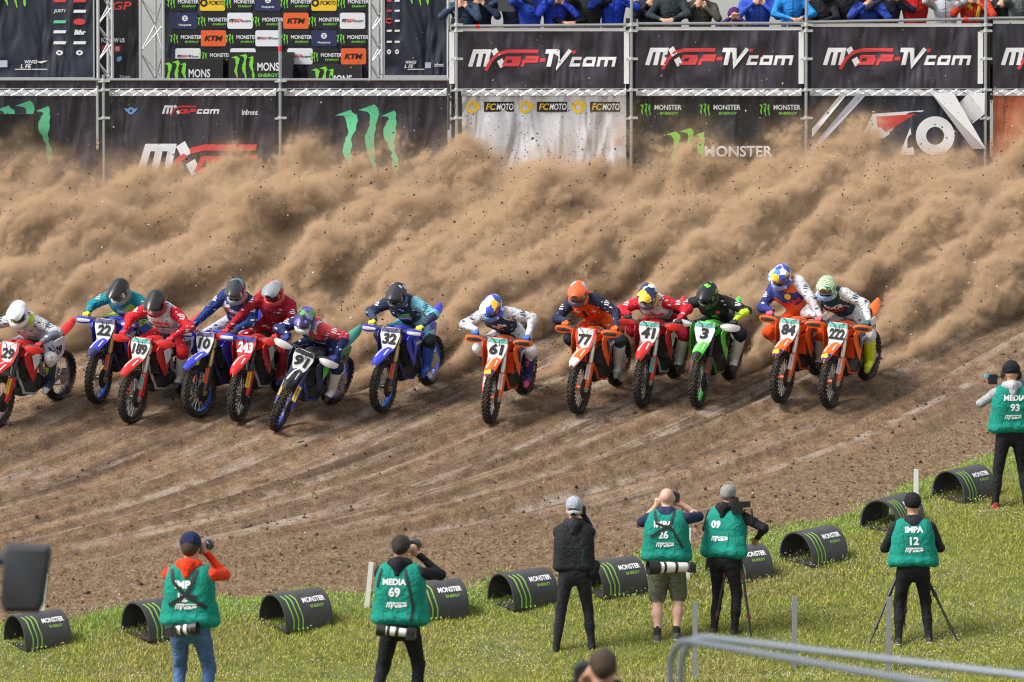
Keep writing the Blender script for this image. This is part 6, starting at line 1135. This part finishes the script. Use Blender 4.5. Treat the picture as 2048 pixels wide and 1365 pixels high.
# ------------------------------------------------------------------ spectators on the deck behind the rail
deck = AT(1400, 196, YS + .3).z + .03; SG = 'spectators behind the crowd rail'
rail_z = AT(1400, 47, YS).z - deck
SP = [(927, (.03, .05, .09), 'dark blue jacket beside the truss tower', 0), (960, (.012, .02, .045), 'navy jacket with red zip', 0), (1030, (.02, .03, .07), 'dark jacket holding a tablet', 2), (1060, (.02, .06, .42), 'bright blue quilted jacket beside the tablet', 1), (1110, (.02, .05, .45), 'royal blue zipped jacket', 0), (1146, (.012, .012, .016), 'black jacket with white badges', 3), (1180, (.015, .015, .018), 'black jacket between two blue jackets', 1), (1225, (.02, .06, .50), 'royal blue jacket left of the second post', 2), (1300, (.018, .022, .035), 'dark quilted jacket right of the second post', 0), (1342, (.02, .03, .035), 'dark green jacket with clasped hands on the rail', 3), (1400, (.06, .055, .045), 'brown jacket with lanyard', 0), (1515, (.03, .08, .45), 'open blue coat', 0), (1582, (.02, .22, .62), 'light blue rain jacket leaning on the rail', 3), (1640, (.012, .014, .02), 'black jacket with one hand over the rail', 3), (1692, (.015, .015, .018), 'black top holding up a camera', 1), (1737, (.02, .05, .30), 'deep blue jacket', 0), (1775, (.02, .022, .04), 'dark padded jacket beside the red one', 2), (1830, (.55, .02, .025), 'red zipped jacket', 1), (1892, (.42, .43, .47), 'light grey hooded top', 1), (1945, (.60, .05, .02), 'red and yellow top', 0), (2003, (.02, .02, .025), 'black jacket right of the fourth post', 0), (2040, (.10, .11, .12), 'dark grey jacket at the right edge', 1)]
for i, (px, c, d, ps) in enumerate(SP):
    q = AT(px, 100, YS + .45 + .1 * (i % 3)); arms = {0: (((-.10, .16, 1.36), (-1, -.2, -.6)), ((.10, .16, 1.38), (1, -.2, -.6))), 1: (((-.09, .26, 1.60), (-1, .1, -.7)), ((.09, .26, 1.60), (1, .1, -.7))), 2: (((-.12, .30, 1.42), (-1, .0, -.6)), ((.12, .30, 1.46), (1, .0, -.6))), 3: (((-.10, .36, 1.14), (-1, -.3, -.1)), ((.10, .36, 1.14), (1, -.3, -.1)))}[ps]
    mw = Tr(q.x, q.y, deck) @ Matrix.Rotation(R(180 + (i * 37 % 30) - 15), 4, 'Z')
    _mwd = mw_drop; mw_drop = lambda *a: 0.
    rt, J, bo = walker('person', mw, 'spectator in ' + d, SG, 1.70 + .12 * ((i * 7) % 5) / 5, arms=arms, top=c, pants=(.03, .03, .04), hair=(hair_d, hair_b, hair_g)[i % 3], vox=.02, build=1.0 + .07 * (i % 3), seed=30 + i); mw_drop = _mwd
    fr_ = J['chest']; bvs = bvh_of(bo)
    lay([(strokes([[(0, -.25), (.004, 0), (0, .22)]], .010), (0, 0), 0)], frame(fr_ + Vector((0, .3, 0)), (-1, 0, 0), (0, 0, 1), (0, 1, 0)), 'zip', [ink_red if i in (1,) else strap_m], rt, bvs, .004)
    if d.startswith('red and'): lay([(strokes([[(-.12, -.1), (-.02, .02), (-.1, .12)], [(.06, -.12), (.1, .1)]], .05), (0, 0), 0)], frame(fr_ + Vector((0, .3, 0)), (-1, 0, 0), (0, 0, 1), (0, 1, 0)), 'yellow_print', [ink_yellow], rt, bvs, .005)
    if ps == 1 and i in (14, 6): camera_obj(mw @ Matrix.Translation(J['head'] + Vector((0, .26, -.08))), 'silver compact camera held up by the spectator in the black top' if i == 14 else 'phone camera held up between two blue jackets', .04, True, .03, .03, 'cameras of the spectators')
q = AT(1468, 100, YS + .5); mw = Tr(q.x, q.y, deck) @ Matrix.Rotation(R(180), 4, 'Z'); _mwd = mw_drop; mw_drop = lambda *a: 0.
rt, J, bo = walker('person', mw, 'small spectator in purple cap just above the rail', SG, 1.26, arms=(((-.12, .24, 1.6), (-1, .1, -.7)), ((.12, .24, 1.6), (1, .1, -.7))), top=(.05, .02, .12), pants=(.03, .03, .04), hair=hair_d, vox=.02, seed=77); cap_on(rt, J, cloth((.06, .015, .10), .1)); mw_drop = _mwd
p = AT(1012, 12, YS + .2); tb = tag(empty('tablet', Matrix.Translation(p)), 'dark tablet held up behind the crowd rail', 'tablet'); MB().box((0, 0, 0), (.24, .012, .17)).build('case', paint((.05, .052, .06), .5, 0, 0), tb); MB().box((0, .008, 0), (.215, .003, .148)).build('screen', glass_m, tb)
# ------------------------------------------------------------------ dust thrown up behind the bikes: a real volume, plume by plume
PHD = R(31); back = Vector((math.sin(PHD), math.cos(PHD), 0)); back.z = SL * back.y; back.normalize(); latd = NRM.cross(back).normalized()
DM = frame((0, 74, 0), back, latd, NRM); DI = DM.inverted()
SRC = [DI @ (mw @ Vector((-.80, 0, .1))) for mw, _ in BM] + [DI @ G(*b) for b in ((-60, 770), (-200, 780), (-360, 760), (-540, 770), (-760, 760), (-1000, 760))]
def dust():
    x0, x1, y0, y1, w0, w1 = -8.4, 8.4, -.9, 10.1, -.10, 1.95; VX = .04
    ys_ = Vector((0, 1, SL)).normalized(); FMX = frame((0, 74, 0), (1, 0, 0), ys_, NRM); inv3 = FMX.to_3x3().inverted(); bl, ll = inv3 @ back, inv3 @ latd
    ng = bpy.data.node_groups.new('dust', 'GeometryNodeTree'); ng.interface.new_socket('Geometry', in_out='INPUT', socket_type='NodeSocketGeometry'); ng.interface.new_socket('Geometry', in_out='OUTPUT', socket_type='NodeSocketGeometry')
    N = ng.nodes; L = ng.links.new
    def ma(op, a, b=None, c=None):
        n = N.new('ShaderNodeMath'); n.operation = op
        for i, x in enumerate((a, b, c)):
            if x is None: continue
            if isinstance(x, (int, float)): n.inputs[i].default_value = x
            else: L(x, n.inputs[i])
        return n.outputs[0]
    pos0 = N.new('GeometryNodeInputPosition').outputs[0]; s0 = N.new('ShaderNodeSeparateXYZ'); L(pos0, s0.inputs[0]); X, Y, W = s0.outputs
    U = ma('ADD', ma('MULTIPLY', X, bl.x), ma('MULTIPLY', Y, bl.y)); V_ = ma('ADD', ma('MULTIPLY', X, ll.x), ma('MULTIPLY', Y, ll.y))
    def vec(a, b, c):
        n = N.new('ShaderNodeCombineXYZ')
        for i, x in enumerate((a, b, c)):
            if isinstance(x, (int, float)): n.inputs[i].default_value = x
            else: L(x, n.inputs[i])
        return n.outputs[0]
    pos = vec(U, V_, W)
    def noi(vec, scale, det, ro, dist=0.):
        n = N.new('ShaderNodeTexNoise'); L(vec, n.inputs['Vector']); n.inputs['Scale'].default_value = scale; n.inputs['Detail'].default_value = det; n.inputs['Roughness'].default_value = ro; n.inputs['Distortion'].default_value = dist; return n
    def sm(x, a, b, c=0., d=1.):
        m = N.new('ShaderNodeMapRange'); m.interpolation_type = 'SMOOTHSTEP'; L(x, m.inputs[0]); m.inputs[1].default_value = a; m.inputs[2].default_value = b; m.inputs[3].default_value = c; m.inputs[4].default_value = d; return m.outputs[0]
    nl = N.new('ShaderNodeSeparateXYZ'); L(noi(pos, .55, 2, .5).outputs['Color'], nl.inputs[0])
    Vw = ma('ADD', V_, ma('MULTIPLY', ma('SUBTRACT', nl.outputs[0], .5), .9)); Ww = ma('ADD', W, ma('MULTIPLY', ma('SUBTRACT', nl.outputs[1], .5), .55))
    m = None; rng = random.Random(4)
    for i, s in enumerate(SRC):            # each plume: a tall thin wall of dust that spreads as it trails back
        hs_ = 1.2 if 6 < i < 13 else (.9 if i < 7 else .6)
        S = ma('SUBTRACT', U, s.x - .02); S0 = ma('MAXIMUM', S, 0.); sq = ma('POWER', S0, .7)
        r = ma('MULTIPLY_ADD', sq, .102 * rng.uniform(.85, 1.15), .06); h = ma('MULTIPLY_ADD', ma('MINIMUM', S0, 7.), .062 * hs_ * rng.uniform(.7, 1.25), .02)
        dv = ma('DIVIDE', ma('SUBTRACT', Vw, s.y), r); dw = ma('DIVIDE', ma('SUBTRACT', Ww, h), ma('MULTIPLY', r, 1.5))
        b = ma('SUBTRACT', 1., ma('SQRT', ma('ADD', ma('MULTIPLY', dv, dv), ma('MULTIPLY', dw, dw)))); b = ma('SUBTRACT', b, ma('MULTIPLY', ma('MAXIMUM', ma('MULTIPLY', S, -1.), 0.), 5.)); m = b if m is None else ma('SMOOTH_MAX', m, b, .06)
    # billows: warped cells at two sizes, then fine wisps drawn out along the flow
    n2 = noi(pos, 1.5, 3, .6); wv = N.new('ShaderNodeVectorMath'); wv.operation = 'MULTIPLY_ADD'; L(n2.outputs['Color'], wv.inputs[0]); wv.inputs[1].default_value = (.8, .65, .65); L(vec(ma('MULTIPLY', U, .55), V_, ma('SUBTRACT', W, ma('MULTIPLY', U, .10))), wv.inputs[2]); wp = wv.outputs[0]
    vo = N.new('ShaderNodeTexVoronoi'); vo.feature = 'SMOOTH_F1'; L(wp, vo.inputs['Vector']); vo.inputs['Scale'].default_value = 1.15; vo.inputs['Smoothness'].default_value = .2
    v2 = N.new('ShaderNodeTexVoronoi'); v2.feature = 'F1'; L(wp, v2.inputs['Vector']); v2.inputs['Scale'].default_value = 3.4
    st_ = N.new('ShaderNodeVectorMath'); st_.operation = 'MULTIPLY'; L(wp, st_.inputs[0]); st_.inputs[1].default_value = (.4, 1., 1.)
    fine = noi(st_.outputs[0], 5.0, 5, .74, 1.5)
    mm = ma('ADD', m, ma('MULTIPLY', ma('SUBTRACT', .45, vo.outputs['Distance']), .8)); mm = ma('ADD', mm, ma('MULTIPLY', ma('SUBTRACT', .42, v2.outputs['Distance']), .55)); mm = ma('ADD', mm, ma('MULTIPLY', ma('SUBTRACT', fine.outputs[0], .5), 2.0))
    big = noi(vec(ma('MULTIPLY', U, .45), ma('MULTIPLY', V_, .8), W), .75, 1, .5); mm = ma('ADD', mm, ma('MULTIPLY', ma('SUBTRACT', big.outputs[0], .53), 1.9))
    edge = sm(Y, 9.5, 9.95, 1., 0.); den = ma('MULTIPLY', ma('ADD', sm(mm, .08, .62), ma('MULTIPLY', sm(mm, -.6, .2), .022)), edge)
    vc = N.new('GeometryNodeVolumeCube'); L(den, vc.inputs['Density']); vc.inputs['Min'].default_value = (x0, y0, w0); vc.inputs['Max'].default_value = (x1, y1, w1)
    for a, n_ in (('X', (x1 - x0) / VX), ('Y', (y1 - y0) / VX), ('Z', (w1 - w0) / VX)): vc.inputs['Resolution ' + a].default_value = int(n_)
    md = bpy.data.materials.new('dust'); md.use_nodes = True; t = md.node_tree; t.nodes.clear(); pv = t.nodes.new('ShaderNodeVolumePrincipled'); out = t.nodes.new('ShaderNodeOutputMaterial'); t.links.new(pv.outputs[0], out.inputs['Volume'])
    pv.inputs['Color'].default_value = (.78, .56, .37, 1); pv.inputs['Density'].default_value = 20; pv.inputs['Anisotropy'].default_value = .0
    st = N.new('GeometryNodeSetMaterial'); st.inputs['Material'].default_value = md; go = N.new('NodeGroupOutput'); L(vc.outputs[0], st.inputs[0]); L(st.outputs[0], go.inputs[0])
    vol = bpy.data.volumes.new('dust_cloud'); vol.materials.append(md); o = link(bpy.data.objects.new('dust_cloud', vol)); o.matrix_world = FMX; o.modifiers.new('dust', 'NODES').node_group = ng
    tag(o, 'rolling clouds of tan dust thrown up behind the bikes', 'dust', kind='stuff')
if DUST: dust()
# clods of earth in the air
rs = np.random.RandomState(12); P = []; S = []
for i, s in enumerate(SRC):
    n = 800 if i < 13 else 420; t_ = rs.uniform(.2, 9.5, n) ** 1.0; w_ = np.abs(rs.normal(0, 1, n)) * (.14 + .11 * t_) + .085 * t_ + rs.uniform(0, .12, n); v_ = s.y + rs.normal(0, 1, n) * (.10 + .09 * t_)
    P.append(np.stack([s.x + t_, v_, np.maximum(w_, .03)], -1)); S.append(np.minimum(rs.lognormal(-5.15, .55, n), .022))
P = np.concatenate(P); S = np.concatenate(S); DMn = np.array(DM); P = P @ DMn[:3, :3].T + DMn[:3, 3]; k = P[:, 1] < 83.7; P, S = P[k], S[k]; u = rs.uniform(0, 1, len(P))
clods('flying_clods', P, S, (clod_dark, clod_mid, clod_pale), np.where(u > .88, 2, np.where(u > .75, 1, 0)), 9, 'flecks of earth and stones flying through the dust')
